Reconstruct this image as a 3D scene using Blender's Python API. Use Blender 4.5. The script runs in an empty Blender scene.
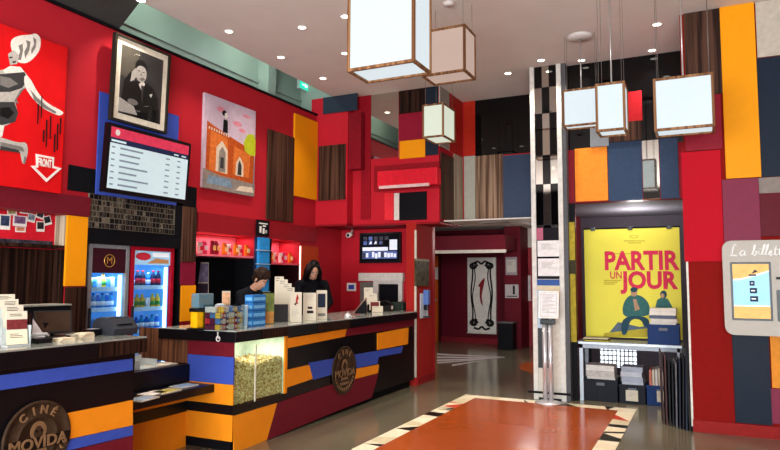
import bpy, bmesh, math, random
from mathutils import Vector, Matrix
random.seed(7)
scn = bpy.context.scene
COL = scn.collection
# ------------------------------------------------------------------ camera
F = 645.0; H = 1.55
YAW, PITCH, ROLL = math.radians(25.9), math.radians(4.8), math.radians(.25)
_f = Vector((-math.sin(YAW), math.cos(YAW), 0)); _r = Vector((math.cos(YAW), math.sin(YAW), 0)); _u = Vector((0, 0, 1))
_f2 = _f*math.cos(PITCH) + _u*math.sin(PITCH); _u2 = -_f*math.sin(PITCH) + _u*math.cos(PITCH)
CR = _r*math.cos(ROLL) + _u2*math.sin(ROLL); CU = -_r*math.sin(ROLL) + _u2*math.cos(ROLL); CF = _f2
cam = bpy.data.cameras.new('camera'); co = bpy.data.objects.new('camera', cam); COL.objects.link(co)
cam.sensor_width = 36; cam.lens = F/780*36; cam.clip_start = .05; cam.clip_end = 100
m = Matrix((CR, CU, -CF)).transposed().to_4x4(); m.translation = (0, 0, H); co.matrix_world = m
scn.camera = co
def ray(x, y): return CF + CR*((x-390)/F) - CU*((y-225)/F)
def pX(x, y, c):
    d = ray(x, y); return Vector((0, 0, H)) + d*(c/d.x)
def pY(x, y, c):
    d = ray(x, y); return Vector((0, 0, H)) + d*(c/d.y)
def pZ(x, y, c):
    d = ray(x, y); return Vector((0, 0, H)) + d*((c-H)/d.z)
def rX(c, x0, x1, t, b):      # extents (y0,y1,z0,z1) on a plane x=c
    ym = (t+b)/2; xm = (x0+x1)/2
    return pX(x0, ym, c).y, pX(x1, ym, c).y, pX(xm, b, c).z, pX(xm, t, c).z
def rY(c, x0, x1, t, b):      # extents (x0,x1,z0,z1) on a plane y=c
    ym = (t+b)/2; xm = (x0+x1)/2
    return pY(x0, ym, c).x, pY(x1, ym, c).x, pY(xm, b, c).z, pY(xm, t, c).z

# ------------------------------------------------------------------ materials
def lin(h):
    h = h.lstrip('#'); o = []
    for i in (0, 2, 4):
        v = int(h[i:i+2], 16)/255
        o.append(v/12.92 if v <= .04045 else ((v+.055)/1.055)**2.4)
    return (*o, 1)
MC = {}
def M(hexc, rough=.5, metal=0., var=.10, bump=0., scale=18., coat=0., spec=.08, kind='plain', second=None, emit=0.):
    key = (hexc, rough, metal, var, bump, scale, coat, spec, kind, second, emit)
    if key in MC: return MC[key]
    mt = bpy.data.materials.new(f'{kind}_{len(MC)}'); mt.use_nodes = True
    nt = mt.node_tree; N = nt.nodes; L = nt.links; b = N['Principled BSDF']
    c = lin(hexc)
    b.inputs['Metallic'].default_value = metal; b.inputs['Specular IOR Level'].default_value = spec
    b.inputs['Coat Weight'].default_value = coat; b.inputs['Coat Roughness'].default_value = .05
    tc = N.new('ShaderNodeTexCoord'); mp = N.new('ShaderNodeMapping'); L.new(tc.outputs['Object'], mp.inputs[0])
    nz = N.new('ShaderNodeTexNoise'); nz.inputs['Scale'].default_value = scale; nz.inputs['Detail'].default_value = 4
    L.new(mp.outputs[0], nz.inputs['Vector'])
    mx = N.new('ShaderNodeMix'); mx.data_type = 'RGBA'
    if kind == 'wood':
        mp.inputs['Scale'].default_value = (34, 34, .7)
        nz.inputs['Scale'].default_value = 1.0
        cr = N.new('ShaderNodeValToRGB'); cr.color_ramp.elements[0].position = .42; cr.color_ramp.elements[1].position = .60
        L.new(nz.outputs['Fac'], cr.inputs[0]); L.new(cr.outputs[0], mx.inputs['Factor'])
        mx.inputs['A'].default_value = c; mx.inputs['B'].default_value = lin(second or '#b08a66')
    else:
        mr = N.new('ShaderNodeMapRange'); mr.inputs['From Min'].default_value = .3; mr.inputs['From Max'].default_value = .7
        L.new(nz.outputs['Fac'], mr.inputs['Value']); L.new(mr.outputs[0], mx.inputs['Factor'])
        s = lin(second) if second else None
        mx.inputs['A'].default_value = tuple(v*(1-var) for v in c[:3]) + (1,)
        mx.inputs['B'].default_value = s or (tuple(min(1, v*(1+var)) for v in c[:3]) + (1,))
    L.new(mx.outputs['Result'], b.inputs['Base Color'])
    rr = N.new('ShaderNodeMapRange'); rr.inputs['To Min'].default_value = max(0, rough*.85); rr.inputs['To Max'].default_value = min(1, rough*1.15)
    L.new(nz.outputs['Fac'], rr.inputs['Value']); L.new(rr.outputs[0], b.inputs['Roughness'])
    if bump:
        bp = N.new('ShaderNodeBump'); bp.inputs['Strength'].default_value = bump; bp.inputs['Distance'].default_value = .01
        L.new(nz.outputs['Fac'], bp.inputs['Height']); L.new(bp.outputs[0], b.inputs['Normal'])
    if emit:
        L.new(mx.outputs['Result'], b.inputs['Emission Color']); b.inputs['Emission Strength'].default_value = emit
    MC[key] = mt
    return mt
def glass(tint='#ffffff', rough=.02):
    key = ('glass', tint)
    if key in MC: return MC[key]
    mt = bpy.data.materials.new('clear_glass'); mt.use_nodes = True
    N = mt.node_tree.nodes; L = mt.node_tree.links; N.remove(N['Principled BSDF'])
    tr = N.new('ShaderNodeBsdfTransparent'); tr.inputs[0].default_value = lin(tint)
    gl = N.new('ShaderNodeBsdfGlossy'); gl.inputs['Roughness'].default_value = rough
    fr = N.new('ShaderNodeFresnel'); fr.inputs[0].default_value = 1.45
    ge = N.new('ShaderNodeNewGeometry'); ml = N.new('ShaderNodeMath'); ml.operation = 'MULTIPLY_ADD'      # reflect on the outer face only
    L.new(ge.outputs['Backfacing'], ml.inputs[0]); ml.inputs[1].default_value = -1; ml.inputs[2].default_value = 1
    mu = N.new('ShaderNodeMath'); mu.operation = 'MULTIPLY'; L.new(ml.outputs[0], mu.inputs[0]); L.new(fr.outputs[0], mu.inputs[1])
    nz = N.new('ShaderNodeTexNoise'); nz.inputs['Scale'].default_value = 3; rr = N.new('ShaderNodeMapRange'); rr.inputs['To Min'].default_value = rough*.5; rr.inputs['To Max'].default_value = rough*1.5
    L.new(nz.outputs['Fac'], rr.inputs['Value']); L.new(rr.outputs[0], gl.inputs['Roughness'])
    mx = N.new('ShaderNodeMixShader'); L.new(mu.outputs[0], mx.inputs[0]); L.new(tr.outputs[0], mx.inputs[1]); L.new(gl.outputs[0], mx.inputs[2])
    L.new(mx.outputs[0], N['Material Output'].inputs[0])
    MC[key] = mt
    return mt
RED = M('#b8202d', .45, var=.05, scale=2.5)
REDUP = M('#b0222d', .5, var=.05, scale=2.5)
DRED = M('#6a1a26', .4, var=.06)
PLUM = M('#7d2f45', .45, var=.05)
BRICK = M('#821916', .8, var=.05, spec=.02)
ORANGE = M('#ee9612', .4, var=.02, scale=6)
CORANGE = M('#e88a1c', .35, var=.05, scale=6)
BLUE = M('#3a4fa8', .4, var=.06)
NAVY = M('#1f2a3c', .4, var=.06)
SLATE = M('#39465c', .45, var=.06)
BLACK = M('#0a0a0e', .3, var=.08, spec=.3)
BLACKM = M('#101014', .6, var=.15)
WOOD = M('#2a1b16', .4, kind='wood', second='#54392c')
DWOOD = M('#130b09', .4, kind='wood', second='#38231a')
ZEBRA = M('#5a4030', .4, kind='wood', second='#9c8068')
LWOOD = M('#8a7a66', .4, kind='wood', second='#c0b098')
EDGEW = M('#6a462c', .5, kind='wood', second='#98704c')
GREYP = M('#a9a698', .5, var=.05)
WHITE = M('#e6e2da', .5, var=.04)
PAPER = M('#c9c1ad', .7, var=.05)
CREAM = M('#ddd0b2', .6, var=.06)
CHROME = M('#d6d6d8', .26, .6, var=.05, spec=.5)
STEEL = M('#9aa0a6', .38, .6, var=.06)
DGREY = M('#2a2c30', .5, var=.12)
MIRROR = M('#c8c4bc', .04, 1.0, var=.03)
BGLASS = M('#030304', .03, 0, var=.2, spec=.35)
SKIN = M('#c8957a', .5, var=.06, scale=30)
HAIR = M('#100b0a', .45, var=.3, scale=60, bump=.3)
CLOTH = M('#0d0d12', .85, var=.2, scale=80, bump=.2)
CLOTH2 = M('#14161c', .85, var=.2, scale=80, bump=.2)

# ------------------------------------------------------------------ mesh helpers
class B:
    def __init__(s): s.bm = bmesh.new(); s.mats = []; s.smooth = False
    def mi(s, mat):
        if mat is None: return 0
        if mat not in s.mats: s.mats.append(mat)
        return s.mats.index(mat)
    def box(s, x0, x1, y0, y1, z0, z1, mat=None, bev=0., xf=None):
        x0, x1 = sorted((x0, x1)); y0, y1 = sorted((y0, y1)); z0, z1 = sorted((z0, z1))
        vs = [s.bm.verts.new((x, y, z)) for z in (z0, z1) for y in (y0, y1) for x in (x0, x1)]
        fs = [(0, 2, 3, 1), (4, 5, 7, 6), (0, 1, 5, 4), (2, 6, 7, 3), (0, 4, 6, 2), (1, 3, 7, 5)]
        faces = [s.bm.faces.new([vs[i] for i in f]) for f in fs]
        k = s.mi(mat)
        for f in faces: f.material_index = k
        if bev:
            es = list({e for f in faces for e in f.edges})
            r = bmesh.ops.bevel(s.bm, geom=es, offset=bev, segments=2, affect='EDGES', profile=.6)
            for f in r['faces']: f.material_index = k
            vs = list({v for f in r['faces'] for v in f.verts} | {v for v in vs if v.is_valid})
        if xf: bmesh.ops.transform(s.bm, matrix=xf, verts=vs)
        return s
    def poly(s, pts, vec, mat=None):        # prism: polygon extruded along vec
        vec = Vector(vec); pts = [Vector(p) for p in pts]; k = s.mi(mat)
        n = Vector((0, 0, 0))
        for i in range(len(pts)): n += pts[i].cross(pts[(i+1) % len(pts)])
        if n.dot(vec) > 0: pts.reverse()
        a = [s.bm.verts.new(p) for p in pts]; b = [s.bm.verts.new(p+vec) for p in pts]
        n = len(a); fs = [s.bm.faces.new(a), s.bm.faces.new(b[::-1])]
        for i in range(n): fs.append(s.bm.faces.new((a[i], b[i], b[(i+1) % n], a[(i+1) % n])))
        for f in fs: f.material_index = k
        return s
    def flat(s, pts, mat=None):
        f = s.bm.faces.new([s.bm.verts.new(p) for p in pts]); f.material_index = s.mi(mat); return s
    def rings(s, rings, mat=None, cap=True):
        k = s.mi(mat); R = [[s.bm.verts.new(p) for p in r] for r in rings]; n = len(R[0])
        for a, b in zip(R, R[1:]):
            for i in range(n):
                f = s.bm.faces.new((a[i], a[(i+1) % n], b[(i+1) % n], b[i])); f.material_index = k; f.smooth = True
        if cap:
            f = s.bm.faces.new(R[0][::-1]); f.material_index = k
            f = s.bm.faces.new(R[-1]); f.material_index = k
        return s
    def lathe(s, prof, c=(0, 0, 0), seg=20, mat=None, axis='z'):
        closed = prof[0] == prof[-1]
        c = Vector(c); R = []
        for r, h in prof:
            ring = []
            for i in range(seg):
                a = 2*math.pi*i/seg; p = (r*math.cos(a), r*math.sin(a), h)
                if axis == 'x': p = (p[2], p[0], p[1])
                if axis == 'y': p = (p[1], p[2], p[0])
                ring.append(c+Vector(p))
            R.append(ring)
        return s.rings(R, mat, cap=not closed)
    def tube(s, pts, r, seg=8, mat=None):
        pts = [Vector(p) for p in pts]; R = []
        for i, p in enumerate(pts):
            d = (pts[min(i+1, len(pts)-1)]-pts[max(i-1, 0)]).normalized()
            a = d.orthogonal().normalized() if i == 0 else (pa - d*pa.dot(d)).normalized()
            pa = a; b = d.cross(a)
            rr = r[i] if isinstance(r, (list, tuple)) else r
            R.append([p+(a*math.cos(2*math.pi*k/seg)+b*math.sin(2*math.pi*k/seg))*rr for k in range(seg)])
        return s.rings(R, mat)
    def ball(s, c, rx, ry=None, rz=None, mat=None, seg=14, xf=None):
        ry = ry or rx; rz = rz or rx; k = s.mi(mat)
        mm = Matrix.Translation(c) @ (xf or Matrix()) @ Matrix.Diagonal((rx, ry, rz, 1))
        r = bmesh.ops.create_uvsphere(s.bm, u_segments=seg, v_segments=max(6, seg*2//3), radius=1, matrix=mm)
        for v in r['verts']:
            for f in v.link_faces: f.material_index = k; f.smooth = True
        return s
WL = {}
def wl(o): return WL.get(o.name, Vector((0, 0, 0)))
def meta(o, label=None, cat=None, group=None, kind=None):
    if label: o['label'] = label
    if cat: o['category'] = cat
    if group: o['group'] = group
    if kind: o['kind'] = kind
    elif label and cat: o['kind'] = 'thing'
    return o
def mk(name, b, mat=None, parent=None, label=None, cat=None, group=None, kind=None, origin=None):
    bm = b.bm
    lo = Vector([min(v.co[i] for v in bm.verts) for i in range(3)]); hi = Vector([max(v.co[i] for v in bm.verts) for i in range(3)])
    c = Vector(((lo.x+hi.x)/2, (lo.y+hi.y)/2, lo.z)) if origin is None else Vector(origin)
    bmesh.ops.translate(bm, vec=-c, verts=bm.verts)
    bmesh.ops.recalc_face_normals(bm, faces=bm.faces) if not getattr(b, 'keep', False) else None
    me = bpy.data.meshes.new(name); bm.to_mesh(me); bm.free()
    for mt in (b.mats or [mat or WHITE]): me.materials.append(mt)
    o = bpy.data.objects.new(name, me); COL.objects.link(o)
    WL[o.name] = c
    if parent: o.parent = parent; o.location = c-wl(parent)
    else: o.location = c
    return meta(o, label, cat, group, kind)
def thing(name, loc, label, cat, group=None):
    o = bpy.data.objects.new(name, None); COL.objects.link(o); o.location = loc; o.empty_display_size = .1
    WL[o.name] = Vector(loc)
    return meta(o, label, cat, group)
def dup(root, loc, label=None, group=None, rz=0):
    r = root.copy(); COL.objects.link(r); r.location = loc; r.rotation_euler = (0, 0, rz)
    WL[r.name] = Vector(loc)
    if label: r['label'] = label
    if group: r['group'] = group
    for ch in list(root.children):
        c = ch.copy(); COL.objects.link(c); c.parent = r
        for g in list(ch.children):
            d = g.copy(); COL.objects.link(d); d.parent = c
    return r
def text(name, body, size, loc, right, up, mat, parent=None, ext=.001, shear=0., bold=0., align='CENTER', sx=1.):
    cu = bpy.data.curves.new(name, 'FONT'); cu.body = body; cu.size = size; cu.extrude = ext; cu.shear = shear; cu.offset = bold
    cu.align_x = align; cu.align_y = 'CENTER'; cu.resolution_u = 3
    tmp = bpy.data.objects.new('tmp', cu); COL.objects.link(tmp)
    dg = bpy.context.evaluated_depsgraph_get(); me = bpy.data.meshes.new_from_object(tmp.evaluated_get(dg))
    bpy.data.objects.remove(tmp); me.name = name
    right = Vector(right).normalized(); up = Vector(up).normalized(); n = right.cross(up)
    mm = Matrix((right*sx, up, n)).transposed().to_4x4()
    me.transform(mm); me.materials.clear(); me.materials.append(mat)
    o = bpy.data.objects.new(name, me); COL.objects.link(o)
    WL[o.name] = Vector(loc)
    if parent: o.parent = parent; o.location = Vector(loc)-wl(parent)
    else: o.location = loc
    return o
class Rect:       # a flat rectangle in space; P(u,v) with v upwards
    def __init__(s, o, ux, vy): s.o = Vector(o); s.ux = Vector(ux); s.vy = Vector(vy); s.n = s.ux.cross(s.vy).normalized()
    def P(s, u, v, h=0.): return s.o + s.ux*u + s.vy*v + s.n*h
def rectX(c, y0, y1, z0, z1): return Rect((c, y0, z0), (0, y1-y0, 0), (0, 0, z1-z0))   # normal +X
def rectY(c, x0, x1, z0, z1): return Rect((x0, c, z0), (x1-x0, 0, 0), (0, 0, z1-z0))   # normal -Y
def soft(pts):
    if len(pts) < 8: return pts
    for _ in range(2 if len(pts) < 16 else 0):
        o = []
        for i in range(len(pts)):
            (a, b), (c, d) = pts[i], pts[(i+1) % len(pts)]; o += [(a*.75+c*.25, b*.75+d*.25), (a*.25+c*.75, b*.25+d*.75)]
        pts = o
    return pts
def art(b, R, polys, h0=.0015, dh=.0004):
    b.keep = False
    for i, (mat, pts) in enumerate(polys):
        h = h0+dh*i
        b.poly([R.P(u, v, h) for u, v in soft(pts)], -R.n*(h-.0002), mat)
    return b
def sq(u0, v0, u1, v1): return [(u0, v0), (u1, v0), (u1, v1), (u0, v1)]
def ell(u, v, a, b, n=18): return [(u+a*math.cos(2*math.pi*i/n), v+b*math.sin(2*math.pi*i/n)) for i in range(n)]
def panelX(name, label, c, px, mat, th=.025, cat='wall panel', depth=None, group=None):     # panel on plane x=c facing +X
    y0, y1, z0, z1 = rX(c+th, *px)
    return mk(name, B().box(c+.001, c+th, y0, y1, z0, z1, bev=.003), mat, label=label, cat=cat, group=group)
def panelY(name, label, c, px, mat, th=.025, cat='wall panel', group=None):                  # panel on plane y=c facing -Y
    x0, x1, z0, z1 = rY(c-th, *px); z1 = min(z1, CZ-.002)
    return mk(name, B().box(x0, x1, c-th, c-.001, z0, z1, bev=.003), mat, label=label, cat=cat, group=group)
def struct(name, b, mat=None): return mk(name, b, mat, kind='structure')

# ================================================================== SETTING
XL = -5.5; CZ = 4.43; YC = 8.62; YB = 8.7; YP = 7.5; XS = -3.84
FLOORM = M('#67604e', .16, var=.16, scale=1.4, bump=.006, spec=.5)
struct('floor', B().box(-8, 5, -4, 20, -.2, 0), FLOORM)
CEILM = M('#ddd6cf', .75, var=.03, scale=3)
struct('ceiling', B().box(-5.2, 5, -4, 11.2, CZ, CZ+.15), CEILM)
GREEN = M('#a9bcae', .35, var=.04, scale=2)
# left wall: upper slab, recessed lower part with piers
yn0 = pX(65.5, 262, XL).y; yp1 = pX(86.5, 250, XL).y; yf1 = pX(181, 290, XL).y; yp2 = pX(196, 250, XL).y
yn1 = pX(257.5, 245, XL).y; yn2 = pX(271, 255, XL).y; yn3 = pX(299.5, 260, XL).y
ZB, ZT = 2.115, 4.15; ZN = 2.155
xb = pY(55, 232, yn0).x                       # back of the first niche
w = B()
w.box(XL-.3, XL, -4, yp1, ZN, ZT); w.box(XL-.3, XL, yp1, YC, ZB, ZT)
w.box(xb-.1, xb, -4, yn0, 0, ZN)
w.box(-6.35, -6.25, yn0-.1, YC+1.0, 0, ZB)
w.box(-6.25, XL, yn0, yp1, 0, ZN)
for a, b_ in ((yf1, yp2), (yn1, yn2-.02), (yn3, YC)): w.box(-6.25, XL, a, b_, 0, ZB)
w.box(-6.25, XL, yp1, yf1, 1.95, ZB)
w.box(XL-.3, XL, YC, 9.5, 0, 2.39)
struct('wall_left', w, REDUP)
struct('trim_1', B().box(XL-.02, XL+.03, 2.0, YC-.01, ZT, ZT+.025), BLACKM)
# gap over the left wall: pale green wall behind, with its cornice and higher ceiling
w = B(); w.box(-6.35, -6.2, 4.3, 9.4, 3.6, 5.6); w.box(-6.2, -6.17, 4.3, 9.4, 4.60, 4.64); w.box(-6.2, -5.0, 9.2, 9.35, 3.6, 5.6)
w.box(-6.2, -6.0, 8.0, 8.2, 3.6, 5.6)
struct('wall_upper', w, GREEN)
struct('ceiling_upper', B().box(-6.4, -4.9, 4.3, 9.4, 5.5, 5.6), M('#d5dcd4', .7))
struct('trim_2', B().poly([(XL, -4, ZT+.03), (-5.2, -4, CZ), (XL, -4, CZ+.1)], (0, 8.72, 0)), M('#3c3c3a', .5))
# back wall over the till and the corridor
x0, x1, z0, z1 = rY(YC, 318, 347.5, 113, 221)
w = B()
w.box(XL-.1, x1, YC, YC+.45, 2.40, CZ)                               # left block
w.box(x1, -3.47, 8.8, 9.0, 2.40, CZ)                                 # centre
w.box(-3.72, -3.47, 9.0, 9.8, 2.40, CZ)                              # side
w.box(-3.72, -1.9, 9.8, 10.0, 2.42, CZ)                              # over the corridor
w.box(-5.6, -3.86, 9.45, 9.6, 0, 2.5)                                # wall with the screen
struct('wall_back', w, RED)
w = B(); w.box(XL, x1, YC+.002, 9.45, 2.37, 2.41); w.box(x1, -3.47, 8.802, 9.45, 2.37, 2.41)
struct('trim_3', w, M('#8d1720', .5))
# wall end beside the counter
w = B(); w.box(-4.0, XS, 8.8, 9.45, 0, 2.4)
struct('wall_till', w, M('#a12622', .75, var=.05, spec=.03))
struct('trim_4', B().box(XS-.02, XS+.008, 8.785, 8.81, .12, 2.28), M('#c8c0b0', .5))
struct('baseboard_till', B().box(-4.0, XS+.02, 8.83, 9.47, 0, .11), M('#8c1e20', .35))
# corridor
CW = M('#5c1420', .5, var=.06); CW_LIT = M('#92323a', .5, var=.05)  # second red is the corridor wall's lit tone, put into the colour
w = B(); w.box(-9, -4.2, 15.3, 15.5, 0, 3.1); w.box(-9, -8.9, 9.6, 15.3, 0, 3.1)
struct('wall_corridor', w, CW)
px0, px1, _, _ = rY(14.6, 504.5, 521, 260, 330)
w = B(); w.box(px0, px1, 14.6, 15.3, 0, 3.1)
struct('pillar_corridor', w, CW)
struct('wall_corridor_upper', B().box(px1-.02, -1.0, 15.30, 15.5, 2.32, 3.0), M('#c9c4bd', .7))
w = B(); w.box(px1-.02, -1.0, 15.32, 15.5, 0, 2.32); w.box(-2.0, -1.9, 9.0, 15.3, 0, 3.1)
struct('wall_corridor_end', w, CW_LIT)
struct('baseboard_corridor', B().box(-6.0, px0, 15.27, 15.3, 0, .12), M('#7a2028', .4))
fx0, fx1, fz0, fz1 = rY(13.6, 433, 505, 235.5, 250)
w = B(); w.box(-9, fx1, 13.6, 15.3, fz0, fz1)
struct('soffit_corridor', w, CW)
struct('trim_5', B().box(-9, fx1+.03, 13.56, 13.62, fz0-.07, fz0), M('#c6bcb2', .5))
struct('ceiling_corridor', B().box(-9, -1.2, 9.9, 15.5, 2.78, 2.9), M('#c9c4bd', .7))
struct('ceiling_passage', B().box(-5.5, -1.9, 8.99, 9.95, 2.41, 2.43), M('#c9c4bd', .7))
# doorway wall and storage room
ox0 = pY(577, 300, YB).x; oz = pY(630, 200.5, YB).z
w = B(); w.box(-1.62, 1.0, YB, YB+.15, oz, CZ); w.box(-1.62, ox0-.02, YB, YB+.15, 0, oz)
struct('wall_doorway', w, M('#8b1722', .45))
w = B(); w.box(-2.0, -1.9, 9.0, 12, 0, 2.7); w.box(1.5, 1.6, 8.8, 12, 0, 2.7)
wx0, wx1, wz0, wz1 = rY(11.5, 600, 637, 346, 366)
w.box(-2, wx0, 11.5, 11.6, 0, 2.7); w.box(wx1, 1.6, 11.5, 11.6, 0, 2.7); w.box(wx0, wx1, 11.5, 11.6, 0, wz0-.03); w.box(wx0, wx1, 11.5, 11.6, wz1, 2.7)
struct('wall_storage', w, M('#5d5560', .6, var=.06))
struct('ceiling_storage', B().box(-2.0, 1.6, 8.85, 11.6, 2.62, 2.7), M('#8a8690', .7))
wn = thing('window_1', ((wx0+wx1)/2, 11.5, wz0), 'low bright gridded window seen under the storage table', 'window'); wn['kind'] = 'structure'
g = B()
for i in range(10): x = wx0+(wx1-wx0)*i/9; g.box(x-.008, x+.008, 11.49, 11.52, wz0-.03, wz1)
for i in range(5): z = wz0+(wz1-wz0)*i/4; g.box(wx0, wx1, 11.49, 11.52, z-.008, z+.008)
mk('grille', g, M('#8e96a0', .5), wn)
mk('pane', B().box(wx0, wx1, 11.55, 11.56, wz0-.03, wz1), M('#eef4ff', .5, emit=2.0), wn)
# right pillar wall
rx = pY(690, 300, YP).x
w = B(); w.box(-.15, 5, YP, YB+.2, 0, CZ)
struct('wall_right', w, BRICK)
struct('baseboard_right', B().box(-.15, 5, YP-.02, YP, 0, .12), M('#8a1c1a', .35))
struct('trim_6', B().box(-.165, -.145, YP-.005, YP+.03, .05, 1.95), M('#d8d4c8', .4))
struct('wall_side', B().box(4.4, 4.6, -4, YP, 0, CZ), M('#8a3038', .5))
# entrance front behind the viewer: glazed, daylight comes in here
w = B(); w.box(-6.3, 5, -4.2, -4.0, 3.2, CZ+.1); w.box(-6.3, -4.5, -4.2, -4, 0, 3.2); w.box(3.5, 5, -4.2, -4, 0, 3.2)
for x in (-2.5, -.5, 1.5): w.box(x-.05, x+.05, -4.15, -4.05, 0, 3.2)
struct('wall_entrance', w, M('#3a3a3c', .5))

# ------------------------------------------------------------------ orange floor field with mosaic border
mx0, mx1, my1 = -2.94, -.78, 8.42; bw = .19; my0 = 2.2
mat_ = thing('inlaid_carpet', ((mx0+mx1)/2, (my0+my1)/2, .001), 'large orange rectangle inlaid in the floor with a white black and red mosaic border', 'floor inlay')
mk('orange_field', B().box(mx0+bw, mx1-bw, my0, my1-bw, .001, .006), M('#a44a1a', .17, var=.12, scale=1.2, spec=.5), mat_)
b = B(); pal = [CREAM, CREAM, M('#e6dcc0', .35), M('#cfc3a0', .35), M('#15130f', .3), M('#b8402a', .35)]
def strip(p0, p1, inw):
    p0 = Vector(p0); p1 = Vector(p1); d = (p1-p0); Ln = d.length; d /= Ln; inw = Vector(inw); t = 0; sk = 0
    while t < Ln-1e-4:
        k = random.choice([0, 1, 2, 3, 0, 1, 2, 3, 4, 5, 4]); l = random.uniform(.10, .26) if k < 4 else random.uniform(.05, .12)
        t2 = min(Ln, t+l); s2 = random.uniform(-.08, .08) if t2 < Ln else 0
        if t2+s2 > Ln or t2+s2 < t: s2 = 0
        q = [p0+d*t, p0+d*t2, p0+d*(t2+s2)+inw, p0+d*(t+sk)+inw]
        if k < 4 and random.random() < .35:      # a coloured shard across the tile
            mid = random.uniform(.3, .7); c = p0+d*(t+l*mid)
            b.poly([q[0], q[1], q[2]], (0, 0, .005), pal[k]); b.poly([q[0], q[2], q[3]], (0, 0, .005), random.choice([pal[4], pal[5], pal[2]]))
        else: b.poly(q, (0, 0, .005), pal[k])
        t = t2; sk = s2
strip((mx0, my0, .001), (mx0, my1, .001), (bw, 0, 0)); strip((mx1, my0, .001), (mx1, my1, .001), (-bw, 0, 0))
strip((mx0+bw, my1, .001), (mx1-bw, my1, .001), (0, -bw, 0))
mk('mosaic_border', b, None, mat_)
b = B(); W2 = M('#b8aeb0', .3)
for i, (a, y0, y1, yt) in enumerate([(437, 353.5, 355, 357), (437, 356.5, 358.2, 357.5), (437, 359.6, 361.4, 358), (437, 362.3, 363.6, 358.6), (452, 364.5, 366, 361)]):
    e = [505, 505, 500, 492, 480][i]
    b.poly([pZ(a, y0, .001), pZ(e, yt, .001), pZ(a, y1, .001)], (0, 0, .003), W2)
mk('arrow_marking', b, None, label='white arrow of converging stripes on the dark corridor floor', cat='floor marking')
a, b_ = pZ(537, 357.5, 0), pZ(537, 375.5, 0); r = (b_-a).length/2; c = Vector((pZ(518, 366, 0).x+r, (a.y+b_.y)/2, .001))
pp = [Vector((min(c.x+r*math.cos(2*math.pi*i/64), -2.02), c.y+r*math.sin(2*math.pi*i/64), .001)) for i in range(64)]
qq = [p for i, p in enumerate(pp) if not (abs(p.x+2.02) < 1e-6 and abs(pp[i-1].x+2.02) < 1e-6 and abs(pp[(i+1) % 64].x+2.02) < 1e-6)]
mk('painted_disc', B().poly(qq, (0, 0, .003), M('#b85a24', .2, spec=.5)), None, label='orange disc on the floor behind the mirrored column', cat='floor marking')

# ================================================================== LEFT WALL
def tr(fn, pts, off): return [fn(x, y) + off for x, y in pts]
def artpx(b, fn, n, polys, h0=.0015, dh=.0004):
    n = Vector(n)
    for i, (mat, pts) in enumerate(polys):
        h = h0+dh*i; b.poly(tr(fn, soft(pts), n*h), -n*(h-.0002), mat)
    return b
G1, G2, G3, G4, G5 = [M(h, .6, var=.12, scale=40) for h in ('#161616', '#3a3a3a', '#77746f', '#b0aca4', '#dcd8ce')]
# jumping woman canvas
cx = XL+.05
y1 = pX(64.5, 120, cx).y; y0 = pX(0, 100, cx).y-.75; z1 = pX(33, 35, cx).z; z0 = pX(33, 190, cx).z
t = thing('canvas_print', (XL, (y0+y1)/2, z0), 'large red canvas of a jumping woman in black and white with a white arrow sign', 'picture')
mk('canvas', B().box(XL+.002, cx, y0, y1, z0, z1, bev=.004), M('#d01418', .45, var=.06, scale=6), t)
fn = lambda x, y: pX(x, y, cx)
wp = WHITE
polys = [(G5, [(10, 46), (12, 38), (22, 35), (30, 35), (36, 33), (41, 38), (40, 50), (34, 58), (26, 64), (16, 62)]),
         (G3, [(16, 60), (20, 52), (18, 44), (22, 40), (23, 50), (21, 60)]), (G4, [(8, 54), (14, 50), (19, 56), (17, 64), (10, 65)]),
         (G4, [(-26, 70), (0, 71), (18, 66), (27, 74), (30, 82), (24, 89), (14, 100), (18, 112), (14, 122), (0, 128), (-26, 126)]),
         (G2, [(-20, 74), (6, 74), (24, 72), (28, 79), (22, 88), (10, 92), (-20, 92)]), (G3, [(0, 76), (10, 78), (18, 84), (8, 88), (0, 85)]),
         (G2, [(-22, 102), (14, 102), (18, 113), (15, 122), (2, 125), (-22, 122)]), (G1, [(0, 108), (9, 107), (14, 113), (8, 119), (0, 116)]),
         (G5, [(24, 74), (30, 78), (38, 94), (48, 104), (60, 110), (64, 113), (60, 116), (54, 114), (42, 108), (32, 98), (24, 86)]),
         (G4, [(-24, 134), (0, 137), (18, 143), (26, 142), (28, 150), (26, 160), (23, 165), (21, 158), (20, 151), (0, 148), (-24, 148)]),
         (G5, [(-20, 122), (4, 126), (2, 136), (-6, 142), (-22, 140)]), (G2, [(0, 146), (18, 150), (20, 153), (0, 150)])]
polys += [(G2, [(9, 57), (12, 56.5), (12.5, 58), (9.5, 58.5)]), (G1, [(12, 61.5), (16, 61), (15, 62.8), (12.5, 63)]), (G3, [(26, 40), (30, 42), (29, 50), (25, 58), (24, 52), (27, 46)]), (G3, [(33, 37), (36, 40), (35, 48), (31, 54), (31, 50), (34, 44)]), (G5, [(20, 37), (24, 36.5), (22, 44), (18, 46), (14, 44)]),
          (G5, [(10, 66), (20, 67), (24, 72), (14, 73), (4, 73), (3, 70)]), (G3, [(20, 90), (24, 88), (16, 99), (18, 104), (14, 101)]), (G3, [(30, 90), (37, 98), (47, 106.5), (56, 112), (55, 113.5), (44, 108), (34, 100)]),
          (G3, [(0, 142), (14, 145), (22, 147), (24, 152), (21, 151), (12, 148.5), (0, 146)]), (G3, [(24, 156), (26, 158), (24.5, 164), (23, 163)])]
for a, b0, b1 in ((41, 96, 118), (37.5, 104, 124), (50, 116, 139), (46, 120, 147), (57, 124, 150), (60, 118, 134), (54, 134, 152), (43, 130, 142)):
    polys.append((G1, [(a, b0), (a+.9, b0), (a+.2, b1), (a-.4, b1)]))
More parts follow.
